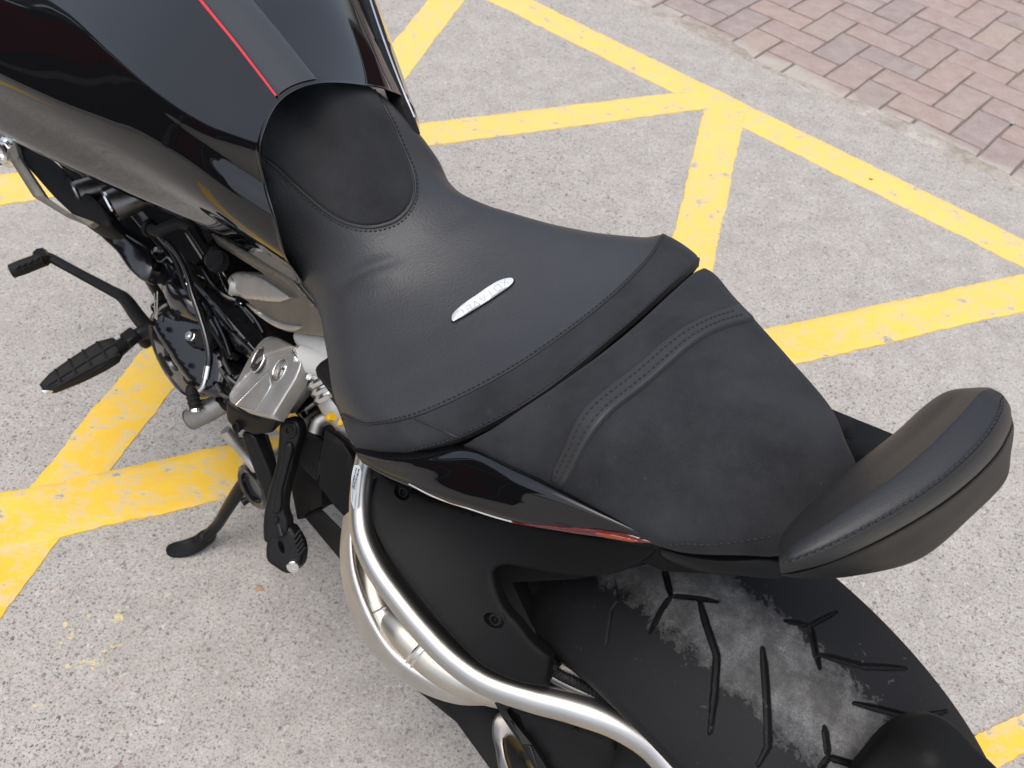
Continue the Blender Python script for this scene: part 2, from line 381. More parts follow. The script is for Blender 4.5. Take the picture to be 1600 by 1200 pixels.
class Patch:
    """smooth surface through a control grid; disp(s,t) moves it along its normal"""
    def __init__(s, grid): s.G = np.array(grid, float); s.ns, s.nt = s.G.shape[:2]; s.disp = None
    def base(s, a, b):
        a = np.atleast_1d(np.array(a, float)); b = np.atleast_1d(np.array(b, float))
        rows = crv(s.G, a)                              # (k, nt, 3)
        n = s.nt; P = np.concatenate([2*rows[:, :1]-rows[:, 1:2], rows, 2*rows[:, -1:]-rows[:, -2:-1]], 1)
        i = np.clip(np.floor(b).astype(int), 0, n-2); f = (b-i)[:, None]; k = np.arange(len(a))
        p0, p1, p2, p3 = P[k, i], P[k, i+1], P[k, i+2], P[k, i+3]
        return .5*(2*p1+(p2-p0)*f+(2*p0-5*p1+4*p2-p3)*f*f+(3*p1-p0-3*p2+p3)*f**3)
    def nrm(s, a, b):
        e = .02; a = np.atleast_1d(np.array(a, float)); b = np.atleast_1d(np.array(b, float))
        du = s.base(a+e, b)-s.base(a-e, b); dv = s.base(a, b+e)-s.base(a, b-e)
        n = np.cross(du, dv); n /= np.linalg.norm(n, axis=1)[:, None]+1e-12
        return n*s.sgn if hasattr(s, 'sgn') else n
    def at(s, a, b, off=0):
        P = s.base(a, b); n = s.nrm(a, b)
        if s.disp is not None: P = P+n*s.disp(P)[:, None]
        return P+n*(np.asarray(off).reshape(-1, 1) if np.ndim(off) else off)
    def mesh(s, name, m, parent, r0=0, r1=None, c0=0, c1=None, k=10, off=0, cap=False):
        r1 = s.ns-1 if r1 is None else r1; c1 = s.nt-1 if c1 is None else c1
        a = np.linspace(r0, r1, int((r1-r0)*k)+1); b = np.linspace(c0, c1, int((c1-c0)*k)+1)
        A, B = np.meshgrid(a, b, indexing='ij'); P = s.at(A.ravel(), B.ravel(), off); W = len(b)
        vs = P; fs = [(i*W+j, i*W+j+1, (i+1)*W+j+1, (i+1)*W+j) for i in range(len(a)-1) for j in range(len(b)-1)]
        if cap:                                          # close the open rim so that the body is solid
            H_ = len(a); loop = [j for j in range(W)]+[i*W+W-1 for i in range(1, H_)]+[(H_-1)*W+j for j in range(W-2, -1, -1)]+[i*W for i in range(H_-2, 0, -1)]
            c_ = np.array([P[i] for i in loop]).mean(0); vs = np.vstack([P, c_]); fs += [(loop[q], loop[(q+1) % len(loop)], len(P)) for q in range(len(loop))]
        return mk(name, vs, fs, m, parent, 60)
    def inlay(s, name, poly, m, parent, off=.0015, rim=.0008, rings=14, n=6, sharp=(), ermm=.004):
        """raised panel whose outline is given in surface parameters"""
        q = cat(np.c_[np.array(poly, float), np.zeros(len(poly))], n, True, sharp)[:, :2]; c = q.mean(0); L = len(q); ab = [c]
        lv = [off]
        for i in range(1, rings+1):
            f = i/rings; f2 = 1-(1-f)**1.3
            for p in q: ab.append(c+(p-c)*f2)
        ab = np.array(ab); P0 = s.base(ab[:, 0], ab[:, 1]); rimP = P0[-L:]
        d = np.array([np.min(np.linalg.norm(rimP-p, axis=1)) for p in P0])
        u = np.clip(d/ermm, 0, 1); h = -rim+(off+rim)*np.sqrt(np.clip(1-(1-u)**2, 0, 1))
        P = s.at(ab[:, 0], ab[:, 1], h); fs = []
        for k in range(L): fs.append((0, 1+k, 1+(k+1) % L))
        for i in range(rings-1):
            for k in range(L):
                a = 1+i*L+k; b = 1+i*L+(k+1) % L; fs.append((a, a+L, b+L, b))
        return mk(name, P, fs, m, parent, 60)
    def line(s, poly, off=0, n=10, closed=False, sharp=()):
        q = cat(np.c_[np.array(poly, float), np.zeros(len(poly))], n, closed, sharp)[:, :2]
        return s.at(q[:, 0], q[:, 1], off), s.nrm(q[:, 0], q[:, 1])
def stitches(name, P, Nn, parent, m=None, step=.0050, ln=.0034, r=.0007, lift=.0004):
    """row of raised thread stitches along a curve"""
    P = np.array(P); seg = np.linalg.norm(np.diff(P, axis=0), axis=1); s_ = np.r_[0, np.cumsum(seg)]; vs = []; fs = []
    for c in np.arange(step/2, s_[-1]-step/2, step):
        pts = []
        for u, hh in ((-.5, -.0004), (-.3, lift), (0, lift+.0003), (.3, lift), (.5, -.0004)):
            x = c+u*ln; pts.append([np.interp(x, s_, P[:, k]) for k in range(3)]); nn = np.array([np.interp(x, s_, Nn[:, k]) for k in range(3)]); pts[-1] = np.array(pts[-1])+nn*hh
        t = pts[-1]-pts[0]; t /= np.linalg.norm(t)+1e-12; side = np.cross(t, nn); b = len(vs)
        for p, rr in zip(pts, (.5, 1, 1, 1, .5)):
            for a in range(5):
                an = 2*math.pi*a/5; vs.append(p+r*rr*(math.cos(an)*side+math.sin(an)*nn))
        for i in range(4):
            for a in range(5): fs.append((b+i*5+a, b+i*5+(a+1) % 5, b+(i+1)*5+(a+1) % 5, b+(i+1)*5+a))
    o = mk(name, vs, fs, m or STITCH, parent, 80); o['kind'] = 'stuff'; return o
def rope(name, P, Nn, r, m, parent, off=0): return tube(name, np.array(P)+np.array(Nn)*off, r, m, parent, seg=8, smooth=False)
def bolt(parent, p, ax, r=.006, m=None, h=.004, name='bolt', sock=True):
    prof = [(r*.9, -h), (r, 0), (r, h*.7), (r*.9, h)]
    if sock: prof += [(r*.5, h), (r*.45, h*.2), (0, h*.2)]
    else: prof += [(0, h)]
    return lathe(name, p, ax, prof, m or CHROME, parent, 20)
def block(name, c, ax, size, m, parent, bw=.002, up=(0,0,1)):
    """rounded box: ax = direction of its length"""
    ax = np.array(ax, float); ax /= np.linalg.norm(ax); up = np.array(up, float); up -= ax*(up@ax); up /= np.linalg.norm(up); sd = np.cross(up, ax); c = np.array(c, float)
    vs = [c+ax*size[0]/2*i+sd*size[1]/2*j+up*size[2]/2*k for i in (-1, 1) for j in (-1, 1) for k in (-1, 1)]
    fs = [(0,1,3,2),(4,6,7,5),(0,4,5,1),(2,3,7,6),(0,2,6,4),(1,5,7,3)]
    o = mk(name, vs, fs, m, parent); return bevel(o, bw)

# ------------------------------------------------------------------ the ground
def tag(o, label=None, cat_=None, group=None, kind=None):
    if label: o['label'] = label
    if cat_: o['category'] = cat_
    if group: o['group'] = group
    if kind: o['kind'] = kind
    return o
E0, E1 = Vector((0.2774,2.9058,0.0000)[:2]), Vector((1.2333,2.1469,0.0000)[:2])           # joint between concrete and bricks
ed = (E1-E0).normalized(); en = Vector((-ed.y, ed.x));
if en.y < 0: en = -en
def ground():
    L = 60
    a, b = E0-ed*L, E0+ed*L
    vs = [(a.x, a.y, 0), (b.x, b.y, 0), (b.x-en.x*L, b.y-en.y*L, 0), (a.x-en.x*L, a.y-en.y*L, 0)]
    vs += [(x, y, -.15) for x, y, _ in vs]
    return vs, [(0,1,2,3),(7,6,5,4),(0,4,5,1),(1,5,6,2),(2,6,7,3),(3,7,4,0)]
g_ = mk('concrete_ground', *ground(), CONC, smooth=False); tag(g_, kind='structure')

def brick_mat():
    m = mat('clay_paver', rough=.82, spec=.25); g = N(m); geo = g.n('NewGeometry'); c = geo.outputs['Position']
    oi = g.n('ObjectInfo'); rnd = oi.outputs['Random']
    base = g.ramp(rnd, [(0, (0.303,0.232,0.207)), (.18, (0.346,0.252,0.215)), (.36, (0.261,0.217,0.204)), (.55, (0.339,0.268,0.223)), (.72, (0.314,0.228,0.202)), (.88, (0.263,0.219,0.202)), (1, (0.346,0.246,0.209))])
    n1 = g.noise(c, 22, 5, .65); n2 = g.noise(c, 240, 4, .75); n3 = g.noise(c, 5, 3)
    col = g.mix(g.math('MULTIPLY', g.ramp(n1, [(.35, 0), (.7, 1)]), .55), base, (.42,.36,.335))
    col = g.mix(g.ramp(n2, [(.28, .7), (.48, 0)]), col, (.15,.11,.10))
    col = g.mix(g.ramp(n2, [(.58, 0), (.75, .5)]), col, (.58,.53,.50))
    # cement slurry smeared over the bricks next to the joint
    d = g.n('VectorMath', operation='DOT_PRODUCT'); sub = g.n('VectorMath', operation='SUBTRACT'); g.l(c, sub.inputs[0]); sub.inputs[1].default_value = (E0.x, E0.y, 0)
    g.l(sub.outputs[0], d.inputs[0]); d.inputs[1].default_value = (en.x, en.y, 0)
    dist = g.math('MULTIPLY', d.outputs['Value'], -8.5)
    wash = g.ramp(g.math('ADD', g.math('ADD', dist, 1.0), g.math('MULTIPLY', g.math('SUBTRACT', g.noise(c, 7, 5, .6), .5), 1.5)), [(.3, 0), (.62, .9)])
    col = g.mix(wash, col, g.mix(n1, (.33,.295,.25), (.47,.435,.395)))
    g.out(col, None, g.bump(n2, .5, .0012)); return m
BRICK = brick_mat()
def grout_mat():
    m = mat('sand_joint', rough=.95, spec=.1); g = N(m); c = g.co()
    n1 = g.noise(c, 30, 4); n2 = g.noise(c, 400, 3, .7)
    col = g.mix(n1, (.13,.105,.088), (.22,.185,.155)); col = g.mix(g.ramp(n2, [(.4, 0), (.7, .6)]), col, (.28,.245,.21))
    g.out(col, None, g.bump(n2, .7, .002)); return m
L = 60; a, b = E0-ed*L, E0+ed*L
pv = mk('brick_paving', [(a.x, a.y, -.006), (b.x, b.y, -.006), (b.x+en.x*L, b.y+en.y*L, -.006), (a.x+en.x*L, a.y+en.y*L, -.006)], [(0,1,2,3)], grout_mat(), smooth=False); tag(pv, kind='structure')
TH, OX, OY = R(-37.995), .78543, 2.87031
def lat(i, j):
    c, s = math.cos(TH), math.sin(TH); return Vector((OX+.1*(i*c-j*s), OY+.1*(i*s+j*c)))
def clip(poly, p, n, off):
    out = []
    for k in range(len(poly)):
        A, B = poly[k], poly[(k+1) % len(poly)]; da = (A-p).dot(n)-off; db = (B-p).dot(n)-off
        if da >= 0: out.append(A)
        if (da >= 0) != (db >= 0): out.append(A+(B-A)*(da/(da-db)))
    return out
def brick_mesh(poly, seed):
    rg = random.Random(seed); c = sum(poly, Vector((0, 0)))/len(poly); P = []
    for k in range(len(poly)):                                      # worn, slightly wavy outline
        A, B = poly[k], poly[(k+1) % len(poly)]; n = max(1, int((B-A).length/.03))
        for t in range(n):
            q = A.lerp(B, t/n); d = (c-q).normalized(); P.append(q+d*(.0028+rg.uniform(0, .0018))+(d*.002 if t == 0 else d*0))
    vs = []; 
    for dz, sh in ((-.03, 0), (-.0028, 0), (-.0006, .0012), (0, .0034)):
        for q in P: d = (c-q).normalized(); vs.append((q.x-c.x+d.x*sh, q.y-c.y+d.y*sh, dz))
    n = len(P); fs = [tuple(3*n+i for i in range(n))]
    for r_ in range(3):
        for k in range(n): fs.append((r_*n+k, r_*n+(k+1) % n, (r_+1)*n+(k+1) % n, (r_+1)*n+k))
    return vs, fs, c
LIB = {}
def brick(i, j, vert):
    w_, h_ = (1, 2) if vert else (2, 1)
    poly = [lat(i, j), lat(i+w_, j), lat(i+w_, j+h_), lat(i, j+h_)]
    full = all((q-E0).dot(en) > .004 for q in poly)
    if not full:
        poly = clip(poly, E0, en, .003)
        if len(poly) < 3: return None
        ar = abs(sum(poly[k].x*poly[(k+1) % len(poly)].y-poly[(k+1) % len(poly)].x*poly[k].y for k in range(len(poly))))/2
        if ar < .0008: return None
        vs, fs, c = brick_mesh(poly, i*31+j); o = mk('brick', vs, fs, BRICK, pv, 50)
    else:
        key = (vert, (i*7+j*13) % 5)
        if key not in LIB:
            vs, fs, c = brick_mesh(poly, hash(key) % 999); o = mk('brick', vs, fs, BRICK, pv, 50); LIB[key] = o.data
        else:
            o = bpy.data.objects.new('brick', LIB[key]); C.objects.link(o); o.parent = pv; c = sum(poly, Vector((0, 0)))/4
    rg = random.Random(i*57+j*91); o.location = (c.x, c.y, rg.uniform(-.0012, .0012)); o.rotation_euler = (rg.uniform(-.006, .006), rg.uniform(-.006, .006), rg.uniform(-.008, .008))
    return o
nb = 0
vx = Vector((1.05, 3.0))
allb = []
for i in range(-60, 61):
    for j in range(-60, 61):
        if (i+j) % 4 == 0: allb.append((i, j, True))               # 90-degree herringbone: this brick covers (i,j),(i,j+1)
# horizontal bricks fill the cells the upright ones leave open
cov = set()
for i, j, v in allb: cov.add((i, j)); cov.add((i, j+1))
for i in range(-59, 59):
    for j in range(-59, 59):
        if (i, j) not in cov and (i+1, j) not in cov: allb.append((i, j, False)); cov.add((i, j)); cov.add((i+1, j))
allb.sort(key=lambda t: (lat(t[0]+.5, t[1]+.5)-vx).length)
rest = []
for t in allb:
    c = lat(t[0]+.5, t[1]+.5)
    if (c-E0).dot(en) < -.12: continue
    if nb < 290:
        if brick(*t): nb += 1
    else: rest.append(t)
# the paving goes on beyond the bricks that can be told apart: plain bricks joined into one field
fv = []; ff = []; rg0 = random.Random(3)
for i, j, v in rest:
    c = lat(i+(.5 if v else 1), j+(1 if v else .5))
    if (c-E0).dot(en) < .11 or (c-vx).length > 4.2: continue
    w_, h_ = (1, 2) if v else (2, 1); k = .022; z0 = rg0.uniform(-.001, .001); b_ = len(fv)
    for sh, z in ((0, -.03), (0, -.002), (.02, 0)):
        for a_, b2 in ((k+sh, k+sh), (w_-k-sh, k+sh), (w_-k-sh, h_-k-sh), (k+sh, h_-k-sh)): p_ = lat(i+a_, j+b2); fv.append((p_.x, p_.y, z+z0))
    for r_ in (0, 4):
        for q in range(4): ff.append((b_+r_+q, b_+r_+(q+1) % 4, b_+r_+4+(q+1) % 4, b_+r_+4+q))
    ff.append((b_+8, b_+9, b_+10, b_+11))
if ff: tag(mk('brick_field', fv, ff, BRICK, None, smooth=False), kind='stuff')

def smear_mat():
    m = mat('cement_smear', rough=.92, spec=.15); g = N(m); c = g.co(); n1 = g.noise(c, 9, 6, .65); n2 = g.noise(c, 150, 4, .75); n3 = g.noise(c, 30, 4, .6)
    col = g.mix(g.ramp(n1, [(.35, 0), (.65, 1)]), (.27,.235,.19), (.46,.425,.38)); col = g.mix(g.ramp(n3, [(.55, 0), (.75, .6)]), col, (.20,.17,.135)); col = g.mix(g.ramp(n2, [(.3, .7), (.5, 0)]), col, (.14,.12,.10))
    g.out(col, None, g.bump(n2, .6, .0018)); return m
def smear(a0, a1, seed, wmax, z1, m):
    """mortar trowelled over the joint: ragged on the brick side, thin on the concrete side"""
    vs = []; fs = []; W = 9; n = int((a1-a0)/.009)
    for i in range(n+1):
        t = a0+(a1-a0)*i/n; f = lambda k, q: noise.noise(Vector((t*k, seed*3.7, q)))
        env = min(1, min(i, n-i)/12); up = max(.002, (wmax*(.45+.9*f(3.2, 0))+.016*f(17, 1)+.008*f(60, 2))*env); dn = max(.002, (.014+.014*f(5, 3)+.006*f(40, 4))*env)
        for k in range(W):
            q = k/(W-1); p = E0+ed*t+en*(-dn+(up+dn)*q); h = math.sin(math.pi*q)**.5 if 0 < q < 1 else 0
            vs.append((p.x, p.y, .0004+z1*h+(.0008*noise.noise(Vector((t*30, q*8, seed))) if 0 < q < 1 else -.002)))
    for i in range(n):
        for k in range(W-1): fs.append((i*W+k, i*W+k+1, (i+1)*W+k+1, (i+1)*W+k))
    return tag(mk('cement_smear', vs, fs, m, None, 50), kind='structure')
SM = smear_mat()
smear(-.7, 1.6, 1, .085, .0026, SM)
def painted_line(k, PA, PB, QA, QB, ext0=0, ext1=0):
    """thick road paint: left edge PA-PB, right edge QA-QB (far to near), ragged rims"""
    PA, PB, QA, QB = [Vector(p[:2]) for p in (PA, PB, QA, QB)]
    d = ((PB-PA).normalized()+(QB-QA).normalized()).normalized()
    nrm_ = Vector((-d.y, d.x)); rg = random.Random(k*7+1)
    PA, QA = PA-(PB-PA).normalized()*ext0, QA-(QB-QA).normalized()*ext0; PB, QB = PB+(PB-PA).normalized()*ext1, QB+(QB-QA).normalized()*ext1
    n = int((PB-PA).length/.008); vs = []; fs = []; z1 = .0022+.00045*k; cols = 8
    for i in range(n+1):
        t = i/n; a = PA.lerp(PB, t); b = QA.lerp(QB, t); s_ = i*.008
        wa = .0045*(noise.noise(Vector((s_*9, k*5.1, 0)))+.7*noise.noise(Vector((s_*40, k*3.3, 2)))+.5*noise.noise(Vector((s_*110, k*3.3, 2))))
        wb = .0045*(noise.noise(Vector((s_*9, k*5.1, 9)))+.7*noise.noise(Vector((s_*40, k*3.3, 7)))+.5*noise.noise(Vector((s_*110, k*3.3, 5))))
        u = (b-a).normalized(); a = a+u*wa; b = b+u*wb
        row = [(a, -.002), (a+u*.0007, z1*.7)]+[(a.lerp(b, q), z1+.0007*noise.noise(Vector((s_*14, q*3, k)))) for q in [.02+.96*w/(cols-1) for w in range(cols)]]+[(b-u*.0007, z1*.7), (b, -.002)]
        vs += [(p.x, p.y, z) for p, z in row]
    W = cols+4
    for i in range(n):
        for j in range(W-1): fs.append((i*W+j, i*W+j+1, (i+1)*W+j+1, (i+1)*W+j))
    o = mk('yellow_line', vs, fs, PAINT, None, 40); tag(o, kind='structure'); return o
painted_line(0, (-0.0694,2.8782,0.0000), (1.2079,1.8883,0.0000), (-0.2088,2.8455,0.0000), (1.1751,1.7769,0.0000), 4.0, 4.0)
painted_line(1, (-0.3870,2.8037,0.0000), (-0.7960,0.9001,0.0000), (-0.2738,2.8303,0.0000), (-0.6727,0.9619,0.0000), .14, 1.6)
painted_line(2, (0.4480,2.3404,0.0000), (0.3381,1.7503,-0.0000), (0.5575,2.3063,0.0000), (0.4329,1.6799,0.0000), .03, 1.6)
painted_line(3, (-1.1761,1.7382,0.0000), (0.3794,2.4079,0.0000), (-1.0933,1.6481,0.0000), (0.4384,2.3285,0.0000), 1.8, .02)
painted_line(4, (-0.6709,0.9322,0.0000), (1.1686,1.7550,0.0000), (-0.5525,0.8567,0.0000), (1.1284,1.6186,0.0000), 1.6, .10)
painted_line(5, (0.7418,0.6044,0.0000), (0.8454,0.6586,0.0000), (0.7632,0.5572,0.0000), (0.8259,0.5921,0.0000), .5, .5)
# a few loose stones on the concrete
def pebble(u, r, col, label):
    vs = []; fs = []; rg = random.Random(int(u[0]*999)); S_, T_ = 10, 6
    for a in range(T_+1):
        for b in range(S_):
            th = math.pi*a/T_; ph = 2*math.pi*b/S_; k = 1+.14*math.sin(3*ph+u[0]*9)+rg.uniform(-.05, .05)
            vs.append((r*k*math.sin(th)*math.cos(ph), r*.8*k*math.sin(th)*math.sin(ph), r*.22*math.cos(th)+r*.12))
    for a in range(T_):
        for b in range(S_): fs.append((a*S_+b, a*S_+(b+1) % S_, (a+1)*S_+(b+1) % S_, (a+1)*S_+b))
    mm = mat('pebble_stone', col, .8, spec=.2); o = mk('pebble', vs, fs, mm, None, 60); o.location = (u[0], u[1], 0)
    return tag(o, label, 'stone')

# ------------------------------------------------------------------ the motorcycle
bike = bpy.data.objects.new('motorcycle', None); C.objects.link(bike)
yaw, lean = R(135.5), R(9.5)
EX = Vector((math.cos(yaw), math.sin(yaw), 0)); LF = Vector((-math.sin(yaw), math.cos(yaw), 0))
EY = LF*math.cos(lean)-Vector((0, 0, 1))*math.sin(lean); EZ = Vector((0, 0, 1))*math.cos(lean)+LF*math.sin(lean)
bike.matrix_world = Matrix(((EX.x,EY.x,EZ.x,.385),(EX.y,EY.y,EZ.y,.432),(EX.z,EY.z,EZ.z,0),(0,0,0,1)))
tag(bike, 'black motorcycle with leather seat and silver frame tube parked on the yellow lines', 'motorcycle')
TANK_G = smooth_rows([
 [(1.3885,0.2940,0.6800),(1.1629,0.2441,0.6850),(1.0416,0.2184,0.6900),(0.9530,0.1805,0.6900),(0.8390,0.1490,0.6900),(0.7547,0.1237,0.6850),(0.6873,0.1009,0.6700)],
 [(1.3720,0.2909,0.6950),(1.1419,0.2422,0.7050),(1.0215,0.2178,0.7100),(0.9309,0.1819,0.7120),(0.8220,0.1508,0.7100),(0.7396,0.1261,0.7050),(0.6715,0.1038,0.6900)],
 [(1.3396,0.2756,0.7400),(1.1180,0.2295,0.7480),(1.0011,0.2067,0.7520),(0.9021,0.1787,0.7520),(0.8032,0.1513,0.7480),(0.7140,0.1313,0.7400),(0.6570,0.1113,0.7220)],
 [(1.3074,0.2603,0.7850),(1.0888,0.2185,0.7920),(0.9842,0.1940,0.7940),(0.8760,0.1742,0.7920),(0.7812,0.1533,0.7880),(0.6916,0.1366,0.7780),(0.6477,0.1183,0.7580)],
 [(1.3175,0.2217,0.8165),(1.0998,0.1992,0.8200),(0.9981,0.1744,0.8215),(0.8906,0.1630,0.8215),(0.7899,0.1470,0.8205),(0.7036,0.1337,0.8130),(0.6583,0.1117,0.7950)],
 [(1.3125,0.1807,0.8480),(1.1285,0.1637,0.8500),(1.0304,0.1459,0.8500),(0.9223,0.1443,0.8485),(0.8162,0.1387,0.8460),(0.7395,0.1218,0.8390),(0.6825,0.1010,0.8210)],
 [(1.3833,0.0792,0.8750),(1.1864,0.1033,0.8730),(1.0418,0.1096,0.8710),(0.9275,0.1172,0.8700),(0.8362,0.1155,0.8680),(0.7560,0.1082,0.8640),(0.6886,0.0916,0.8570)],
 [(1.3487,-0.0606,0.9180),(1.1269,-0.0106,0.9120),(1.0135,0.0089,0.9080),(0.9232,0.0243,0.9030),(0.8457,0.0359,0.8970),(0.7823,0.0420,0.8900),(0.7039,0.0513,0.8810)],
 [(1.3216,-0.1030,0.9200),(1.1110,-0.0583,0.9150),(0.9931,-0.0332,0.9100),(0.9036,-0.0196,0.9040),(0.8319,-0.0095,0.8970),(0.7724,-0.0025,0.8900),(0.6990,0.0071,0.8810)],
 [(1.3332,-0.2872,0.8850),(1.1539,-0.2213,0.8800),(1.0300,-0.1741,0.8740),(0.9291,-0.1381,0.8680),(0.8581,-0.1146,0.8600),(0.7963,-0.0940,0.8520),(0.7062,-0.0603,0.8380)],
 [(1.4900,-0.4681,0.8000),(1.2858,-0.3687,0.8000),(1.1479,-0.3018,0.8000),(1.0423,-0.2518,0.7950),(0.9571,-0.2139,0.7900),(0.8625,-0.1690,0.7850),(0.7399,-0.1154,0.7750)],
 [(1.6581,-0.5764,0.7200),(1.4338,-0.4623,0.7200),(1.2803,-0.3872,0.7200),(1.1580,-0.3265,0.7150),(1.0551,-0.2794,0.7100),(0.9454,-0.2257,0.7050),(0.7793,-0.1465,0.7000)],
 [(1.7935,-0.6421,0.6600),(1.5527,-0.5191,0.6600),(1.3871,-0.4386,0.6600),(1.2560,-0.3744,0.6550),(1.1456,-0.3245,0.6500),(1.0245,-0.2639,0.6450),(0.8414,-0.1730,0.6400)],
],3,True)
RIDER_G = [
 [(0.7743,0.0589,0.7700),(0.7158,0.0822,0.8250),(0.7327,0.0594,0.8470),(0.7641,0.0188,0.8420),(0.7332,-0.0071,0.8600),(0.7133,-0.0330,0.8500),(0.7142,-0.0601,0.8260),(0.7216,-0.0891,0.7800),(0.7637,-0.1166,0.7300)],
 [(0.7619,0.0711,0.7350),(0.7191,0.0897,0.7880),(0.7067,0.0691,0.8170),(0.7037,0.0297,0.8260),(0.6847,-0.0008,0.8420),(0.6801,-0.0326,0.8350),(0.6894,-0.0626,0.8120),(0.6939,-0.0922,0.7650),(0.7309,-0.1149,0.7150)],
 [(0.7307,0.0846,0.7220),(0.7084,0.0974,0.7600),(0.6892,0.0738,0.7790),(0.6656,0.0370,0.7970),(0.6535,-0.0004,0.8120),(0.6602,-0.0397,0.8050),(0.6679,-0.0697,0.7850),(0.6631,-0.0932,0.7450),(0.6935,-0.1103,0.7000)],
 [(0.7138,0.0924,0.6900),(0.7049,0.1015,0.7200),(0.6677,0.0806,0.7400),(0.6296,0.0470,0.7670),(0.6220,0.0009,0.7800),(0.6299,-0.0392,0.7760),(0.6394,-0.0671,0.7600),(0.6402,-0.0904,0.7250),(0.6688,-0.1061,0.6800)],
 [(0.6795,0.0929,0.6680),(0.6829,0.0991,0.6980),(0.6299,0.0869,0.7200),(0.5949,0.0492,0.7450),(0.5905,-0.0016,0.7570),(0.5954,-0.0443,0.7570),(0.6013,-0.0704,0.7480),(0.6100,-0.0969,0.7150),(0.6360,-0.1102,0.6700)],
 [(0.6271,0.1032,0.6520),(0.6353,0.1037,0.6830),(0.5812,0.0949,0.7080),(0.5504,0.0515,0.7300),(0.5403,-0.0053,0.7420),(0.5425,-0.0595,0.7450),(0.5453,-0.0956,0.7380),(0.5537,-0.1232,0.7100),(0.5776,-0.1356,0.6650)],
 [(0.5811,0.1224,0.6400),(0.5842,0.1277,0.6730),(0.5300,0.1213,0.7050),(0.4931,0.0711,0.7280),(0.4767,0.0018,0.7400),(0.4751,-0.0716,0.7460),(0.4773,-0.1194,0.7420),(0.4871,-0.1537,0.7150),(0.5078,-0.1641,0.6700)],
 [(0.5309,0.1460,0.6350),(0.5353,0.1550,0.6680),(0.4827,0.1494,0.7080),(0.4439,0.0971,0.7330),(0.4178,0.0151,0.7480),(0.4145,-0.0779,0.7550),(0.4194,-0.1416,0.7520),(0.4329,-0.1831,0.7250),(0.4523,-0.1937,0.6800)],
 [(0.4912,0.1628,0.6300),(0.5006,0.1662,0.6680),(0.4438,0.1613,0.7120),(0.4002,0.1222,0.7410),(0.3714,0.0388,0.7620),(0.3672,-0.0592,0.7680),(0.3793,-0.1329,0.7650),(0.4051,-0.1872,0.7450),(0.4202,-0.1995,0.6900)],
 [(0.4643,0.1677,0.6400),(0.4727,0.1755,0.6720),(0.4175,0.1644,0.7080),(0.3680,0.1265,0.7460),(0.3369,0.0549,0.7750),(0.3341,-0.0385,0.7820),(0.3436,-0.1170,0.7780),(0.3609,-0.1789,0.7580),(0.3838,-0.1970,0.7000)],
 [(0.4537,0.1674,0.6400),(0.4642,0.1745,0.6620),(0.4177,0.1626,0.6900),(0.3634,0.1230,0.7350),(0.3291,0.0532,0.7680),(0.3284,-0.0388,0.7760),(0.3375,-0.1201,0.7700),(0.3531,-0.1784,0.7480),(0.3774,-0.1974,0.6900)],
 [(0.4698,0.1580,0.6100),(0.4725,0.1653,0.6350),(0.4312,0.1523,0.6600),(0.3810,0.1134,0.7000),(0.3439,0.0413,0.7350),(0.3442,-0.0562,0.7420),(0.3543,-0.1404,0.7350),(0.3703,-0.1976,0.7150),(0.3926,-0.2140,0.6600)],
]
BACK_G = [
 [(0.0916,0.0269,0.8000),(0.0964,0.0123,0.8000),(0.0974,-0.0117,0.8000),(0.0961,-0.0635,0.8000),(0.0933,-0.1119,0.8000),(0.0925,-0.1527,0.8000),(0.0906,-0.1758,0.8000),(0.0804,-0.1913,0.8000)],
 [(0.0820,0.0596,0.8620),(0.0870,0.0464,0.8620),(0.0875,0.0239,0.8660),(0.0857,-0.0222,0.8700),(0.0829,-0.0650,0.8700),(0.0827,-0.1032,0.8680),(0.0791,-0.1255,0.8660),(0.0695,-0.1434,0.8620)],
 [(0.0750,0.0762,0.8920),(0.0758,0.0672,0.8980),(0.0721,0.0466,0.9020),(0.0677,0.0033,0.9060),(0.0644,-0.0390,0.9060),(0.0647,-0.0795,0.9020),(0.0656,-0.1059,0.8970),(0.0599,-0.1228,0.8920)],
 [(0.0703,0.0863,0.9080),(0.0695,0.0784,0.9140),(0.0631,0.0607,0.9230),(0.0559,0.0200,0.9290),(0.0526,-0.0221,0.9290),(0.0532,-0.0630,0.9250),(0.0558,-0.0930,0.9180),(0.0545,-0.1131,0.9060)],
 [(0.0678,0.0901,0.9130),(0.0653,0.0847,0.9220),(0.0595,0.0659,0.9300),(0.0519,0.0260,0.9360),(0.0488,-0.0164,0.9360),(0.0499,-0.0575,0.9320),(0.0526,-0.0887,0.9240),(0.0518,-0.1081,0.9120)],
 [(0.0652,0.0928,0.9130),(0.0596,0.0893,0.9220),(0.0502,0.0702,0.9300),(0.0388,0.0318,0.9360),(0.0327,-0.0095,0.9360),(0.0325,-0.0499,0.9320),(0.0375,-0.0837,0.9240),(0.0459,-0.1104,0.9100)],
 [(0.0640,0.0908,0.9030),(0.0580,0.0858,0.9090),(0.0464,0.0664,0.9170),(0.0338,0.0261,0.9220),(0.0260,-0.0164,0.9220),(0.0252,-0.0583,0.9180),(0.0311,-0.0915,0.9120),(0.0393,-0.1135,0.9020)],
 [(0.0650,0.0834,0.8850),(0.0589,0.0768,0.8890),(0.0467,0.0562,0.8950),(0.0331,0.0143,0.9000),(0.0251,-0.0302,0.9000),(0.0240,-0.0746,0.8960),(0.0298,-0.1065,0.8920),(0.0368,-0.1233,0.8850)],
 [(0.0673,0.0752,0.8720),(0.0612,0.0685,0.8750),(0.0493,0.0473,0.8800),(0.0360,0.0047,0.8850),(0.0277,-0.0412,0.8850),(0.0268,-0.0864,0.8810),(0.0326,-0.1179,0.8770),(0.0387,-0.1319,0.8720)],
]
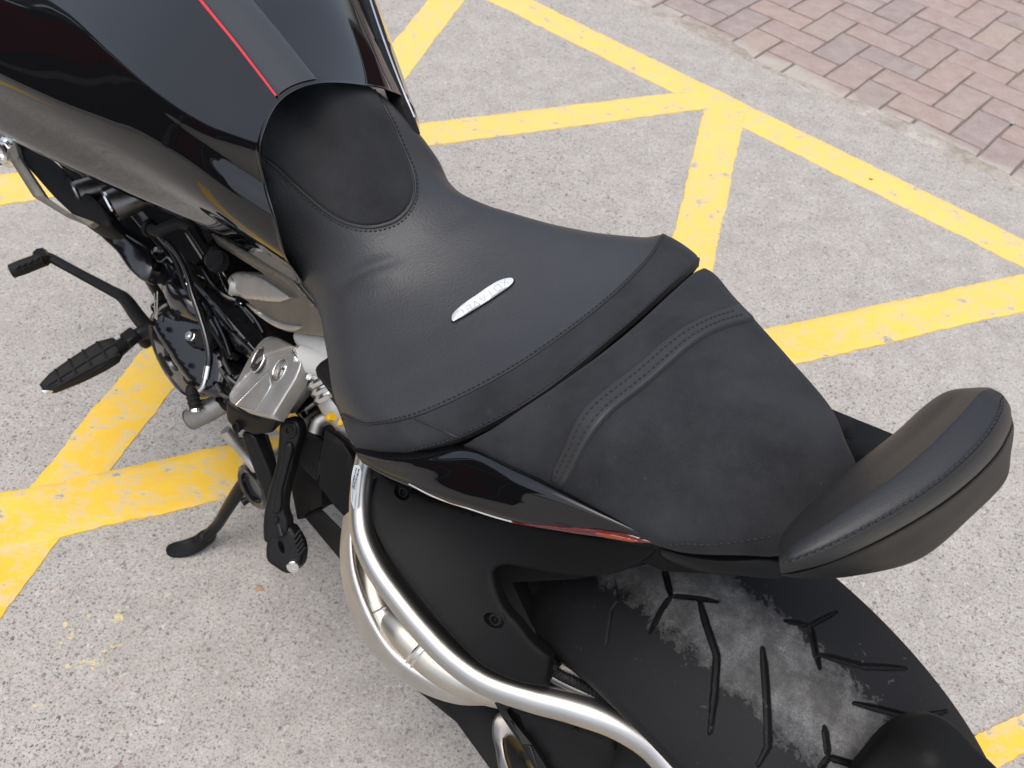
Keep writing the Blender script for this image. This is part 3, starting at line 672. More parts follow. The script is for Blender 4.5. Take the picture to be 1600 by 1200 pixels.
SHELL_G = [
 [(0.0662,0.0775,0.8800),(0.0591,0.0732,0.8860),(0.0482,0.0524,0.8900),(0.0348,0.0110,0.8950),(0.0267,-0.0340,0.8950),(0.0261,-0.0789,0.8910),(0.0318,-0.1100,0.8860),(0.0371,-0.1240,0.8800)],
 [(0.0647,0.0830,0.8840),(0.0570,0.0767,0.8890),(0.0456,0.0556,0.8930),(0.0318,0.0139,0.8980),(0.0235,-0.0309,0.8980),(0.0225,-0.0765,0.8940),(0.0286,-0.1074,0.8900),(0.0346,-0.1212,0.8840)],
 [(0.0664,0.0781,0.8720),(0.0582,0.0710,0.8750),(0.0442,0.0480,0.8760),(0.0296,0.0022,0.8750),(0.0215,-0.0458,0.8730),(0.0209,-0.0924,0.8700),(0.0277,-0.1225,0.8680),(0.0344,-0.1325,0.8680)],
 [(0.0685,0.0723,0.8600),(0.0593,0.0609,0.8550),(0.0412,0.0315,0.8480),(0.0246,-0.0163,0.8380),(0.0179,-0.0715,0.8320),(0.0171,-0.1159,0.8320),(0.0253,-0.1373,0.8380),(0.0346,-0.1466,0.8450)],
 [(0.0707,0.0647,0.8450),(0.0600,0.0476,0.8320),(0.0410,0.0119,0.8150),(0.0205,-0.0405,0.8000),(0.0161,-0.1019,0.7950),(0.0161,-0.1388,0.8000),(0.0257,-0.1526,0.8100),(0.0354,-0.1597,0.8200)],
 [(0.0739,0.0471,0.8200),(0.0644,0.0261,0.8000),(0.0471,-0.0140,0.7800),(0.0313,-0.0631,0.7700),(0.0264,-0.1210,0.7650),(0.0271,-0.1583,0.7700),(0.0337,-0.1711,0.7800),(0.0399,-0.1744,0.7900)],
]
COWL_G = [
 [(0.4461,0.1809,0.6902),(0.4208,0.1675,0.6986),(0.3877,0.1481,0.7186),(0.3508,0.1229,0.7410),(0.2986,0.1112,0.7592),(0.2496,0.0994,0.7699),(0.2086,0.0879,0.7727),(0.1773,0.0768,0.7704),(0.1638,0.0728,0.7685)],
 [(0.4408,0.1864,0.6956),(0.4112,0.1745,0.7065),(0.3756,0.1557,0.7284),(0.3410,0.1275,0.7514),(0.2895,0.1170,0.7688),(0.2430,0.1047,0.7776),(0.2032,0.0919,0.7779),(0.1740,0.0803,0.7733),(0.1627,0.0749,0.7707)],
 [(0.4394,0.1871,0.6935),(0.4088,0.1757,0.7051),(0.3696,0.1598,0.7272),(0.3317,0.1353,0.7502),(0.2822,0.1234,0.7678),(0.2379,0.1088,0.7769),(0.2017,0.0948,0.7774),(0.1738,0.0819,0.7726),(0.1628,0.0753,0.7690)],
 [(0.4375,0.1874,0.6916),(0.4053,0.1770,0.7007),(0.3638,0.1632,0.7207),(0.3233,0.1438,0.7426),(0.2757,0.1295,0.7603),(0.2341,0.1124,0.7706),(0.2010,0.0967,0.7732),(0.1739,0.0830,0.7706),(0.1629,0.0758,0.7684)],
 [(0.4345,0.1871,0.6891),(0.4017,0.1783,0.6963),(0.3599,0.1666,0.7138),(0.3154,0.1519,0.7339),(0.2696,0.1355,0.7511),(0.2306,0.1157,0.7624),(0.1998,0.0990,0.7672),(0.1741,0.0833,0.7674),(0.1632,0.0761,0.7671)],
 [(0.4326,0.1865,0.6849),(0.3995,0.1789,0.6905),(0.3590,0.1688,0.7050),(0.3124,0.1550,0.7226),(0.2668,0.1380,0.7391),(0.2284,0.1179,0.7519),(0.1991,0.0994,0.7599),(0.1744,0.0833,0.7636),(0.1638,0.0759,0.7649)],
 [(0.4441,0.1790,0.6648),(0.4126,0.1707,0.6679),(0.3741,0.1587,0.6778),(0.3287,0.1433,0.6917),(0.2815,0.1252,0.7076),(0.2414,0.1061,0.7233),(0.2092,0.0901,0.7372),(0.1811,0.0767,0.7480),(0.1683,0.0716,0.7546)],
]
# ---- fuel tank
tank = Patch(TANK_G); tank.sgn = 1
if tank.nrm(5., 5.)[0][2] < 0: tank.sgn = -1
def body(P): return P
tk = tank.mesh('fuel_tank', GLOSS, bike, k=24)
# painted centre stripe and red pinstripe, a hair proud of the lacquer
def strip(pt, name, sa, sb, m, parent, t0, t1, off=.0009, n=160):
    t = np.linspace(t0, t1, n); W = 16; vs = []; fs = []
    for q in np.linspace(0, 1, W):
        a = sa(t)*(1-q)+sb(t)*q; o_ = off if 0 < q < 1 else .0002; vs.append(pt.at(a, t, o_))
    vs = np.vstack(vs)
    for i in range(W-1):
        for j in range(n-1): fs.append((i*n+j, i*n+j+1, (i+1)*n+j+1, (i+1)*n+j))
    return mk(name, vs, fs, m, parent, 60)
strip(tank, 'tank_stripe', lambda t: 7.06+0*t, lambda t: 7.99+0*t, STRIPE, tk, 0, 6.0)
strip(tank, 'pinstripe', lambda t: 6.985+0*t, lambda t: 7.04+0*t, RED, tk, 0, 6.0, .0018)
# black trim down the tank's right flank
trim = sheet('tank_side_trim', [(0.9372,-0.1887,0.8350), (0.8772,-0.1621,0.8300), (0.7993,-0.1257,0.8200), (0.7060,-0.0865,0.8000), (0.6756,-0.0799,0.7850), (0.6781,-0.0890,0.7750), (0.7247,-0.1085,0.7850), (0.7994,-0.1417,0.8000), (0.8747,-0.1765,0.8100), (0.9530,-0.2146,0.8150)], SHELLM, tk, res=.006, th=.012, er=.003, round_=False)
tube('trim_bead', [(0.8873,-0.1711,0.8380), (0.8085,-0.1341,0.8280), (0.7289,-0.1006,0.8120), (0.6809,-0.0840,0.7950)], .0012, BRIGHT, trim, seg=8)
# ---- rider seat
def creases(P):
    d = np.zeros(len(P))
    for (a, b, wd, dep) in ((((0.6114,0.0910,0.7150)), ((0.5717,0.0319,0.7500)), .0055, -.0032), (((0.5924,0.0826,0.7200)), ((0.5630,0.0442,0.7450)), .010, .0022), (((0.5691,-0.0267,0.7550)), ((0.5732,-0.0891,0.7400)), .012, -.0022),
                            (((0.6191,0.1086,0.6900)), ((0.5811,0.0750,0.7350)), .012, -.002), (((0.5657,0.0529,0.7400)), ((0.5411,-0.0038,0.7500)), .02, .0015), (((0.3999,-0.0242,0.7500)), ((0.4343,0.0738,0.7450)), .022, -.0012)):
        a = np.array(a); b = np.array(b); ab = b-a; q = (P-a)@ab/(ab@ab); t = np.clip(q, 0, 1)
        r = np.linalg.norm((P-(a+t[:, None]*ab))[:, :2], axis=1); d += dep*np.exp(-(r/wd)**2)*np.clip(np.sin(math.pi*np.clip(t*.9+.05, 0, 1)), 0, 1)**.5
    d += .0003*np.array([noise.noise(Vector(p)*20) for p in P])
    return d
rider = Patch(RIDER_G); rider.disp = creases; rider.sgn = 1
if rider.nrm(6., 4.)[0][2] < 0: rider.sgn = -1
# seam height profile: material dips into the seam between leather and suede band
def seam_groove(rowpos, wd=.0035, dep=.0022):
    base = rider.disp
    L_, _ = rider.base(np.full(60, rowpos), np.linspace(0, 8, 60)), 0
    def f(P):
        d = np.array([np.min(np.linalg.norm(L_-p, axis=1)) for p in P]); L2 = 0
        return (base(P) if base else 0)-dep*np.exp(-(d/wd)**2)
    return f
seat = rider.mesh('seat_cover', LEATHER, bike, r1=8, k=12)
band = rider.mesh('rear_seat_band', SUEDE2, seat, r0=8, k=12, off=.0004)
P_, N_ = rider.line([(7.97, .6), (7.97, 1.5), (7.97, 3), (7.97, 5), (7.97, 7.6)], .0008); rope('seam', P_, N_, .0009, PIPING, seat)
P_, N_ = rider.line([(7.86, .7), (7.88, 1.5), (7.88, 3), (7.88, 5), (7.88, 7.5)], .0004, 30); stitches('stitching', P_, N_, seat)
P_, N_ = rider.line([(9.55, 2.2), (9.55, 3), (9.5, 4), (9.5, 5), (9.5, 6), (9.5, 7.3)], .0006, 20); rope('seam', P_, N_, .0009, PIPING, band); stitches('stitching', *rider.line([(9.4, 2.4), (9.38, 3), (9.36, 4), (9.36, 5), (9.36, 6), (9.36, 7.2)], .0005, 20), band)
P_, N_ = rider.line([(7.973,2.757), (8.540,2.937), (10.038,3.119)], .0006, 20); rope('seam', P_, N_, .0009, PIPING, band)
pad_out = [(0.336,1.369), (0.025,1.972), (0.014,2.519), (0.029,3.136), (0.045,3.966), (0.059,4.958), (0.062,5.903), (1.096,5.550), (2.118,5.170), (2.822,5.038), (3.336,4.692), (3.623,4.263), (3.682,3.837), (3.492,3.450), (3.131,3.076), (2.664,2.716), (1.957,2.293), (1.131,1.874)]
pad = rider.inlay('suede_pad', pad_out, SUEDE, seat, off=.0022, rim=.0008, rings=22)
P_, N_ = rider.line([(0.438,1.394), (1.168,1.854), (1.995,2.277), (2.702,2.702), (3.171,3.056), (3.551,3.448), (3.742,3.832), (3.682,4.279), (3.368,4.741), (2.844,5.107), (2.133,5.245), (1.092,5.650), (0.000,6.019)], .0006, 14); rope('seam', P_, N_, .0011, PIPING, pad)
P_, N_ = rider.line([(0.547,1.407), (1.231,1.820), (2.060,2.249), (2.759,2.664), (3.239,3.022), (3.628,3.422), (3.824,3.829), (3.750,4.307), (3.408,4.808), (2.873,5.206), (2.152,5.352), (1.103,5.764), (0.000,6.138)], .0004, 14); stitches('stitching', P_, N_, pad)
# lower piping along the left rim and underside pan
P_, N_ = rider.line([(0.2, .75), (2, .75), (4, .75), (6, .75), (8, .8), (9.5, .9)], .0003, 14); rope('rim_piping', P_, N_, .0011, PIPING, seat)
pan = mk('seat_pan', [(0.5041,0.1606,0.6000), (0.5906,0.1301,0.6000), (0.6519,0.1016,0.6000), (0.7390,0.0744,0.6200), (0.8086,0.0514,0.6400), (0.8116,-0.1483,0.6400), (0.7103,-0.1288,0.6200), (0.5344,-0.1843,0.6200), (0.4062,-0.2198,0.6500), (0.3731,-0.0766,0.6900), (0.3785,0.0226,0.6800), (0.4164,0.1027,0.6400)] , [tuple(range(12))], PLASTIC_D, seat, smooth=False)
# badge
bq = [(6.084,3.556), (6.027,3.619), (5.983,3.901), (5.985,4.293), (6.017,4.390), (6.105,4.480), (6.160,4.475), (6.201,4.428), (6.210,4.181), (6.207,3.863), (6.209,3.618), (6.196,3.538)]
bc = np.mean(np.array(bq), 0)
bdg_base = rider.inlay('badge_surround', [tuple(bc+(np.array(p)-bc)*1.045) for p in bq], RUBBER, seat, off=.0030, rim=-.0002, rings=5, ermm=.0012)
bdg = rider.inlay('badge', bq, WHITEM, bdg_base, off=.0042, rim=-.0026, rings=6, ermm=.0012)
def glyphs(parent):
    # engraved sans letters D I A V E L along the plate, read from the seat's rear
    A, B = np.array((6.118,4.420)), np.array((6.164,3.604)); up = (np.array((6.282,4.003))-np.array((5.978,4.012)))
    letters = {'X': [((0,0),(.8,1)),((0,1),(.8,0))], 'D': [((0,0),(0,1)),((0,1),(.6,1)),((.6,1),(.8,.75)),((.8,.75),(.8,.25)),((.8,.25),(.6,0)),((.6,0),(0,0))], 'I': [((.4,0),(.4,1))], 'A': [((0,0),(.4,1)),((.4,1),(.8,0))], 'V': [((0,1),(.4,0)),((.4,0),(.8,1))],
               'E': [((0,0),(0,1)),((0,1),(.8,1)),((0,.5),(.7,.5)),((0,0),(.8,0))], 'L': [((0,1),(0,0)),((0,0),(.8,0))]}
    for k, ch in enumerate('XDIAVEL'):
        vs = []; fs = []
        for (p, q) in letters[ch]:
            def pos(u, off=.00435):
                s = A+(B-A)*((k+.12+u[0]*.82)/7.); m_ = (np.array([0., 0.])); st = s+up*(u[1]-.5)*.42; return rider.at(st[0], st[1], off)[0]
            a = pos(p); b = pos(q); t = (b-a); t /= np.linalg.norm(t)+1e-9; n_ = rider.nrm(bc[0], bc[1])[0]; sd = np.cross(n_, t)*.00035; i = len(vs)
            vs += [a-sd, b-sd, b+sd, a+sd, a-sd-n_*.0003, b-sd-n_*.0003, b+sd-n_*.0003, a+sd-n_*.0003]; fs += [(i,i+1,i+2,i+3),(i,i+4,i+5,i+1),(i+1,i+5,i+6,i+2),(i+2,i+6,i+7,i+3),(i+3,i+7,i+4,i)]
        mk('letter', vs, fs, ENGRAVE, parent, smooth=False)
glyphs(bdg_base)
# ---- passenger seat
def cloud(S, X): return .0008*np.array([noise.noise(Vector((x*22, y*22, 3))) for x, y in X])
pil = [(0.3539,0.1221,0.7450), (0.3397,0.1169,0.7660), (0.3281,0.0913,0.7800), (0.3199,0.0504,0.7900), (0.3156,0.0047,0.7950), (0.3168,-0.0475,0.7960), (0.3239,-0.1014,0.7920), (0.3310,-0.1500,0.7850), (0.3263,-0.1567,0.7820), (0.2820,-0.1438,0.7880), (0.2386,-0.1307,0.7920), (0.1932,-0.1162,0.7970), (0.1559,-0.1030,0.8020),
       (0.1401,-0.0958,0.8040), (0.1151,-0.0784,0.8060), (0.0968,-0.0659,0.8060), (0.0891,-0.0480,0.8060), (0.0882,-0.0092,0.8060), (0.0912,0.0247,0.8060), (0.1160,0.0490,0.8000), (0.1446,0.0715,0.7920), (0.1665,0.0808,0.7850), (0.2051,0.0915,0.7780), (0.2745,0.1074,0.7620), (0.3142,0.1162,0.7520)]
psg = sheet('passenger_seat', pil, SUEDE2, bike, ctrl=[(0.2686,0.0662,0.8120), (0.2470,0.0170,0.8220), (0.2255,-0.0179,0.8280), (0.1507,-0.0047,0.8350), (0.1882,0.0432,0.8250), (0.1343,0.0336,0.8260), (0.1346,-0.0211,0.8360), (0.2215,0.0702,0.8150), (0.2376,-0.0705,0.8200)], res=.0045, th=.011, er=.0055, bumpf=cloud, sharp=(0, 7), lam=2e-6)
SP = o_surf[psg.name]
def on(S, p, off=0):
    q = np.array(p, float)-S.c; X = np.array([[q@S.a, q@S.b]]); return S.c+X[0, 0]*S.a+X[0, 1]*S.b+(S.h(X)[0]+off)*S.n
def onl(S, pts, off=0, n=10):
    Q = cat(np.array(pts), n); q = Q-S.c; X = np.c_[q@S.a, q@S.b]; z = S.h(X)+off; return S.c+X[:, :1]*S.a+X[:, 1:]*S.b+z[:, None]*S.n, np.tile(S.n, (len(X), 1))
# strap: centre line and half width, bulging slightly over the cushion
scl = [(0.2553,0.1080,0.7800), (0.2557,0.0997,0.7920), (0.2560,0.0849,0.8060), (0.2603,0.0498,0.8180), (0.2632,0.0020,0.8220), (0.2663,-0.0573,0.8180), (0.2643,-0.1026,0.8100), (0.2617,-0.1194,0.8020), (0.2597,-0.1300,0.7960)]
def strap():
    Q, Nn = onl(SP, scl, 0, 14); vs = []; fs = []; W = 21; T_ = []
    for i in range(len(Q)):
        t = Q[min(i+1, len(Q)-1)]-Q[max(i-1, 0)]; t /= np.linalg.norm(t); T_.append(np.cross(Nn[i], t))
    X = []
    for i in range(len(Q)):
        f_ = i/(len(Q)-1); hw = .0128-.0014*f_
        for j in range(W):
            a = -1+2*j/(W-1); p = Q[i]+T_[i]*a*hw; X.append(p)
    X = np.array(X); q = X-SP.c; z = SP.h(np.c_[q@SP.a, q@SP.b]); X = SP.c+(q@SP.a)[:, None]*SP.a+(q@SP.b)[:, None]*SP.b
    for k in range(len(X)):
        a = -1+2*(k % W)/(W-1); lift = .0058*(1-abs(a)**10)**.5-.002*(abs(a) > .99); vs.append(X[k]+(z[k]+lift)*SP.n)
    for i in range(len(Q)-1):
        for j in range(W-1): fs.append((i*W+j, i*W+j+1, (i+1)*W+j+1, (i+1)*W+j))
    o = mk('strap', vs, fs, leather('strap_fabric', .022, .55, 900, .25), psg, 60)
    for a in (-.40, .30):
        L_ = np.array([vs[i*W+int(round((a+1)/2*(W-1)))] for i in range(6, len(Q)-8)]); stitches('stitching', L_+SP.n*.0001, np.tile(SP.n, (len(L_), 1)), o, ln=.0034, step=.0056, r=.0007)
    return o
strap()
L_, NN = onl(SP, [(0.1570,0.0794,0.7950), (0.1341,0.0635,0.8000), (0.1142,0.0447,0.8030), (0.0975,0.0264,0.8060)], .0003); stitches('stitching', L_, NN, psg)
# ---- backrest
bk = Patch(BACK_G); cushion = bk.mesh('backrest', LEATHER2, bike, k=12, cap=True)
bk.sgn = 1
if bk.nrm(3., 3.)[0][2] < 0: bk.sgn = -1
P_, N_ = bk.line([(5.15, .3), (5.15, 2), (5.15, 4), (5.15, 6), (5.1, 6.9)], .0002, 16); rope('seam', P_, N_, .0008, PIPING, cushion)
P_, N_ = bk.line([(5.0, .3), (5.0, 2), (5.0, 4), (5.0, 6), (4.95, 6.8)], .0002, 16); stitches('stitching', P_, N_, cushion)
shell = Patch(SHELL_G).mesh('backrest_shell', PLASTIC, bike, k=10, cap=True); shell.data.materials[0] = SHELLM
arm = lambda name, pts, m, par=bike, **k: sheet(name, pts, m, par, **k)
sheet('backrest_bracket', [(0.1536,-0.1161,0.7750), (0.1351,-0.1197,0.7780), (0.0934,-0.1161,0.8000), (0.0904,-0.0916,0.8000), (0.0990,-0.0793,0.7900), (0.1104,-0.0846,0.7800), (0.1313,-0.1018,0.7720)], SATIN, bike, res=.01, th=.012, er=.002, round_=False)
sheet('backrest_bracket', [(0.1681,0.0678,0.7380), (0.1540,0.0618,0.7420), (0.1263,0.0457,0.7520), (0.0943,0.0190,0.7650), (0.0817,0.0166,0.7680), (0.0828,0.0243,0.7580), (0.1131,0.0445,0.7420), (0.1470,0.0604,0.7260), (0.1664,0.0664,0.7220)], SATIN, bike, res=.008, th=.012, er=.003)
# ---- tail
cw = Patch(COWL_G); cowl = cw.mesh('tail_cowl', GLOSS, bike, k=12)
sheet('seat_support', [(0.4792,0.1429,0.6100), (0.3910,0.1174,0.6800), (0.3633,0.1144,0.7150), (0.3303,0.0472,0.7400), (0.3205,-0.0310,0.7450), (0.3251,-0.1206,0.7450), (0.3460,-0.1736,0.7350), (0.3906,-0.1965,0.7000), (0.4440,-0.1953,0.6800), (0.4888,-0.0939,0.6800), (0.5293,0.0571,0.6400)], PLASTIC_D, bike, res=.02, th=.03, er=.003, round_=False)
tailbox = sheet('tail_base', [(0.3760,0.1266,0.7000), (0.2580,0.0909,0.7200), (0.1733,0.0628,0.7350), (0.0982,0.0054,0.7600), (0.1032,-0.0844,0.7600), (0.1697,-0.1298,0.7550), (0.3416,-0.1753,0.7400), (0.3391,-0.0657,0.7500), (0.3485,0.0307,0.7400)], PLASTIC_D, bike, res=.02, th=.05, er=.004, round_=False)
cw.sgn = 1 if cw.nrm(2., 4.)[0][2] > 0 else -1
tl = cw.inlay('tail_light', [(5.038,3.827), (4.748,4.476), (4.452,5.070), (3.896,5.997), (3.203,6.682), (2.953,7.539), (4.793,6.903), (5.005,6.002), (5.005,5.071), (5.038,4.473)], LENS, cowl, off=.0014, rim=.0004, rings=6, ermm=.002)
P_, N_ = cw.line([(4.383,1.655), (4.952,2.472), (4.876,3.044), (4.988,3.702), (5.038,4.345)], .0004, 14); rope('cowl_edge', P_, N_, .0009, BRIGHT, cowl)
cw.inlay('reflector', [(4.500,5.666), (4.089,6.141), (3.805,6.887), (4.512,6.899), (4.664,6.061)], AMBER, tl, off=.0020, rim=.0002, rings=4, ermm=.001)
# ---- side cover (matte)
cov_out = [(0.4488,0.1679,0.6281), (0.4103,0.1577,0.6307), (0.3693,0.1408,0.6362), (0.3067,0.1117,0.6524), (0.2587,0.0908,0.6722), (0.2123,0.0734,0.6983), (0.1756,0.0624,0.7251), (0.1808,0.0706,0.7005), (0.1943,0.0823,0.6755), (0.2098,0.0938,0.6579), (0.2371,0.1112,0.6404), (0.2695,0.1298,0.6293), (0.2880,0.1418,0.6241), (0.2922,0.1506,0.6189),  
           (0.2849,0.1566,0.6125), (0.2659,0.1626,0.6011), (0.2448,0.1617,0.5918), (0.2276,0.1614,0.5825), (0.2076,0.1572,0.5735), (0.1965,0.1744,0.5494), (0.2175,0.1912,0.5526), (0.2464,0.2071,0.5637), (0.2688,0.2124,0.5754), (0.2962,0.2151,0.5890), (0.3335,0.2161,0.6041), (0.3734,0.2147,0.6153), (0.4031,0.2089,0.6209), (0.4284,0.1945,0.6244)]  
cover = sheet('side_cover', cov_out, PLASTIC, bike, ctrl=[(0.3465,0.1773,0.6181), (0.2885,0.1793,0.6002), (0.4067,0.1772,0.6257), (0.3130,0.1399,0.6309), (0.2830,0.1171,0.6446), (0.3087,0.1565,0.6195), (0.2462,0.1026,0.6541)], res=.0045, th=.010, er=.004, sharp=(0, 18, 19), lam=3e-6,  
    holes=[[(0.4039,0.1710,0.6400), (0.4019,0.1731,0.6400), (0.4007,0.1755,0.6400), (0.4004,0.1782,0.6400), (0.4010,0.1807,0.6400), (0.4024,0.1830,0.6400), (0.4046,0.1847,0.6400), (0.4073,0.1857,0.6400), (0.4103,0.1860,0.6400), (0.4132,0.1854,0.6400), (0.4158,0.1840,0.6400), (0.4178,0.1820,0.6400), (0.4191,0.1795,0.6400), (0.4194,0.1769,0.6400), (0.4188,0.1743,0.6400), (0.4173,0.1720,0.6400), (0.4151,0.1702,0.6400), (0.4123,0.1692,0.6400), (0.4094,0.1690,0.6400), (0.4065,0.1697,0.6400)], [(0.2566,0.1726,0.5960), (0.2546,0.1749,0.5960), (0.2534,0.1777,0.5960), (0.2531,0.1807,0.5960), (0.2539,0.1836,0.5960), (0.2555,0.1861,0.5960), (0.2578,0.1880,0.5960), (0.2607,0.1891,0.5960), (0.2638,0.1892,0.5960), (0.2668,0.1885,0.5960), (0.2695,0.1868,0.5960), (0.2716,0.1845,0.5960), (0.2728,0.1817,0.5960), (0.2731,0.1787,0.5960), (0.2724,0.1758,0.5960), (0.2707,0.1732,0.5960), (0.2683,0.1713,0.5960), (0.2654,0.1703,0.5960), (0.2623,0.1701,0.5960), (0.2593,0.1709,0.5960)]])
SC = o_surf[cover.name]
sheet('cover_backing', [(0.4718,0.1703,0.5850), (0.4618,0.1924,0.5700), (0.4366,0.2126,0.5600), (0.3955,0.2247,0.5500), (0.3456,0.2230,0.5400), (0.2920,0.2173,0.5300), (0.2558,0.1988,0.5200), (0.2116,0.1656,0.5100), (0.2121,0.1393,0.5100), (0.2594,0.1359,0.5250), (0.2992,0.1258,0.5450), (0.2466,0.0861,0.5800), (0.1999,0.0492,0.6300), (0.2028,0.0405,0.6600), (0.2813,0.0702,0.6500), (0.3975,0.1221,0.6100)], PLASTIC_D, bike, res=.02, th=.03, er=0, round_=False)
for (u, r_) in (((0.4098,0.1775,0.6400), .0082), ((0.2630,0.1797,0.5960), .0094)):
    p = on(SC, u, 0); nn = SC.n
    lathe('bolt_recess', p-nn*.002, nn, [(r_*1.16, -.0012), (r_*1.06, -.003), (r_*1.02, -.008), (r_*.98, -.016), (0, -.016)], DEEP, cover, 32)
    lathe('bolt', p-nn*.0045, nn, [(r_*.72, -.002), (r_*.72, .002), (r_*.62, .0032), (r_*.42, .0032), (r_*.38, .0005), (r_*.15, .0005), (r_*.12, .002), (0, .002)], SATIN, cover, 24)
# ---- silver frame tube, exhaust and cast silencer shell
rail = tube('frame_tube', [(0.4781,0.1646,0.6200), (0.4693,0.1791,0.6050), (0.4517,0.1975,0.5900), (0.4288,0.2131,0.5750), (0.3981,0.2211,0.5620), (0.3593,0.2230,0.5500), (0.3223,0.2222,0.5400), (0.2868,0.2183,0.5300), (0.2483,0.2072,0.5230), (0.2071,0.1827,0.5170), (0.1706,0.1572,0.5120), (0.1334,0.1357,0.5080), (0.0988,0.1241,0.5000), (0.0630,0.1238,0.4900)], [.0105, .0108, .0115, .0125, .013, .0135, .0138, .014, .0145, .0152, .0155, .0155, .0155, .0155], SILVER, bike, seg=28, n=10)
lab = []
for i, t in enumerate(np.linspace(0, 1, 10)):
    for a in (-.010, -.005, 0, .0045): 
        pass
stk = sheet('tyre_pressure_sticker', [(0.4685,0.1835,0.6340), (0.4621,0.1773,0.6360), (0.4499,0.1916,0.6250), (0.4397,0.2042,0.6120), (0.4451,0.2097,0.6060), (0.4598,0.1965,0.6180)], LABELM, rail, res=.01, th=.0012, er=0, n=3, sharp=(0,1,3,4), ctrl=[(0.4515,0.1942,0.6260)])
SS = o_surf[stk.name]
rg = random.Random(5)
def printline(a, b, wd, gaps):
    vs = []; fs = []; a = np.array(a); b = np.array(b); n_ = SS.n; sd = np.cross(n_, b-a); sd /= np.linalg.norm(sd); t = 0
    while t < 1:
        l = rg.uniform(.02, .06)*gaps; p = a+(b-a)*t; q = a+(b-a)*min(1, t+l); p = on(SS, p, .0003); q = on(SS, q, .0003); i = len(vs)
        vs += [p-sd*wd, q-sd*wd, q+sd*wd, p+sd*wd]; fs.append((i,i+1,i+2,i+3)); t += l+rg.uniform(.01, .03)*gaps
    mk('print', vs, fs, PRINT, stk, smooth=False)
for a, b, wd, gp in ((((0.4647,0.1838,0.6340)), ((0.4552,0.1953,0.6200)), .0006, 1.4), (((0.4617,0.1827,0.6340)), ((0.4522,0.1943,0.6200)), .0009, 1.6), (((0.4622,0.1896,0.6300)), ((0.4485,0.2048,0.6100)), .0003, .9), (((0.4491,0.1973,0.6200)), ((0.4426,0.2058,0.6100)), .0003, .8)): printline(a, b, wd, gp)
# cast outer shell (crescent) with a bulging cross-section
CR = [
 [(0.4980,0.1879,0.5000),(0.4752,0.2111,0.4850),(0.4488,0.2296,0.4700),(0.4102,0.2429,0.4550),(0.3684,0.2481,0.4420),(0.3302,0.2408,0.4320),(0.2923,0.2212,0.4250),(0.2576,0.1936,0.4200),(0.2192,0.1586,0.4150)],
 [(0.4934,0.1947,0.5150),(0.4691,0.2154,0.5000),(0.4413,0.2315,0.4850),(0.3996,0.2434,0.4680),(0.3608,0.2468,0.4550),(0.3228,0.2355,0.4460),(0.2871,0.2165,0.4380),(0.2556,0.1899,0.4300),(0.2197,0.1577,0.4250)],
 [(0.4997,0.1976,0.5100),(0.4735,0.2201,0.5000),(0.4430,0.2390,0.4850),(0.4026,0.2512,0.4700),(0.3601,0.2549,0.4560),(0.3208,0.2457,0.4460),(0.2829,0.2252,0.4380),(0.2522,0.1963,0.4300),(0.2157,0.1614,0.4250)],
 [(0.5080,0.2008,0.4950),(0.4795,0.2268,0.4840),(0.4472,0.2470,0.4680),(0.4090,0.2591,0.4530),(0.3634,0.2618,0.4400),(0.3222,0.2518,0.4300),(0.2824,0.2292,0.4240),(0.2524,0.1991,0.4180),(0.2158,0.1617,0.4120)],
 [(0.5218,0.2000,0.4700),(0.4915,0.2285,0.4580),(0.4570,0.2498,0.4430),(0.4166,0.2630,0.4280),(0.3701,0.2647,0.4150),(0.3280,0.2535,0.4050),(0.2870,0.2296,0.4000),(0.2576,0.1976,0.3950),(0.2201,0.1586,0.3900)],
 [(0.5334,0.1918,0.4400),(0.5005,0.2209,0.4300),(0.4657,0.2414,0.4150),(0.4248,0.2536,0.4000),(0.3787,0.2547,0.3880),(0.3354,0.2433,0.3780),(0.2956,0.2199,0.3720),(0.2664,0.1898,0.3680),(0.2282,0.1522,0.3650)],
]
cres = Patch(CR).mesh('silencer_shell', SILVER_R, bike, k=10)
# exhaust pipes seen through the opening
p1 = tube('exhaust_pipe', [(0.4886,0.1786,0.4700), (0.4542,0.2070,0.4620), (0.4235,0.2262,0.4550), (0.3905,0.2358,0.4480), (0.3671,0.2380,0.4400)], [.021,.021,.021,.0205,.020], PIPE, bike, seg=28)
p2 = tube('exhaust_pipe', [(0.3930,0.2332,0.4520), (0.3672,0.2287,0.4560), (0.3453,0.2259,0.4520), (0.3213,0.2218,0.4450), (0.2861,0.2082,0.4400), (0.2449,0.1810,0.4300)], [.017,.021,.0215,.0205,.020,.018], PIPE, bike, seg=28)
def ringon(name, p, ax, R_, r_, m, par):
    return lathe(name, p, ax, [(R_-r_, -r_), (R_, -r_*1.2), (R_+r_, 0), (R_, r_*1.2), (R_-r_, r_)], m, par, 32, 60)
ringon('pipe_clamp', (0.4039,0.2318,0.4500), np.array((0.3905,0.2358,0.4480))-np.array((0.4195,0.2274,0.4550)), .0215, .0016, BRIGHT, p1)
ringon('pipe_clamp', (0.3437,0.2256,0.4510), np.array((0.3272,0.2231,0.4470))-np.array((0.3598,0.2275,0.4550)), .022, .0016, BRIGHT, p2)
ringon('pipe_clamp', (0.3372,0.2247,0.4490), np.array((0.3230,0.2221,0.4460))-np.array((0.3553,0.2268,0.4530)), .0222, .0013, BRIGHT, p2)
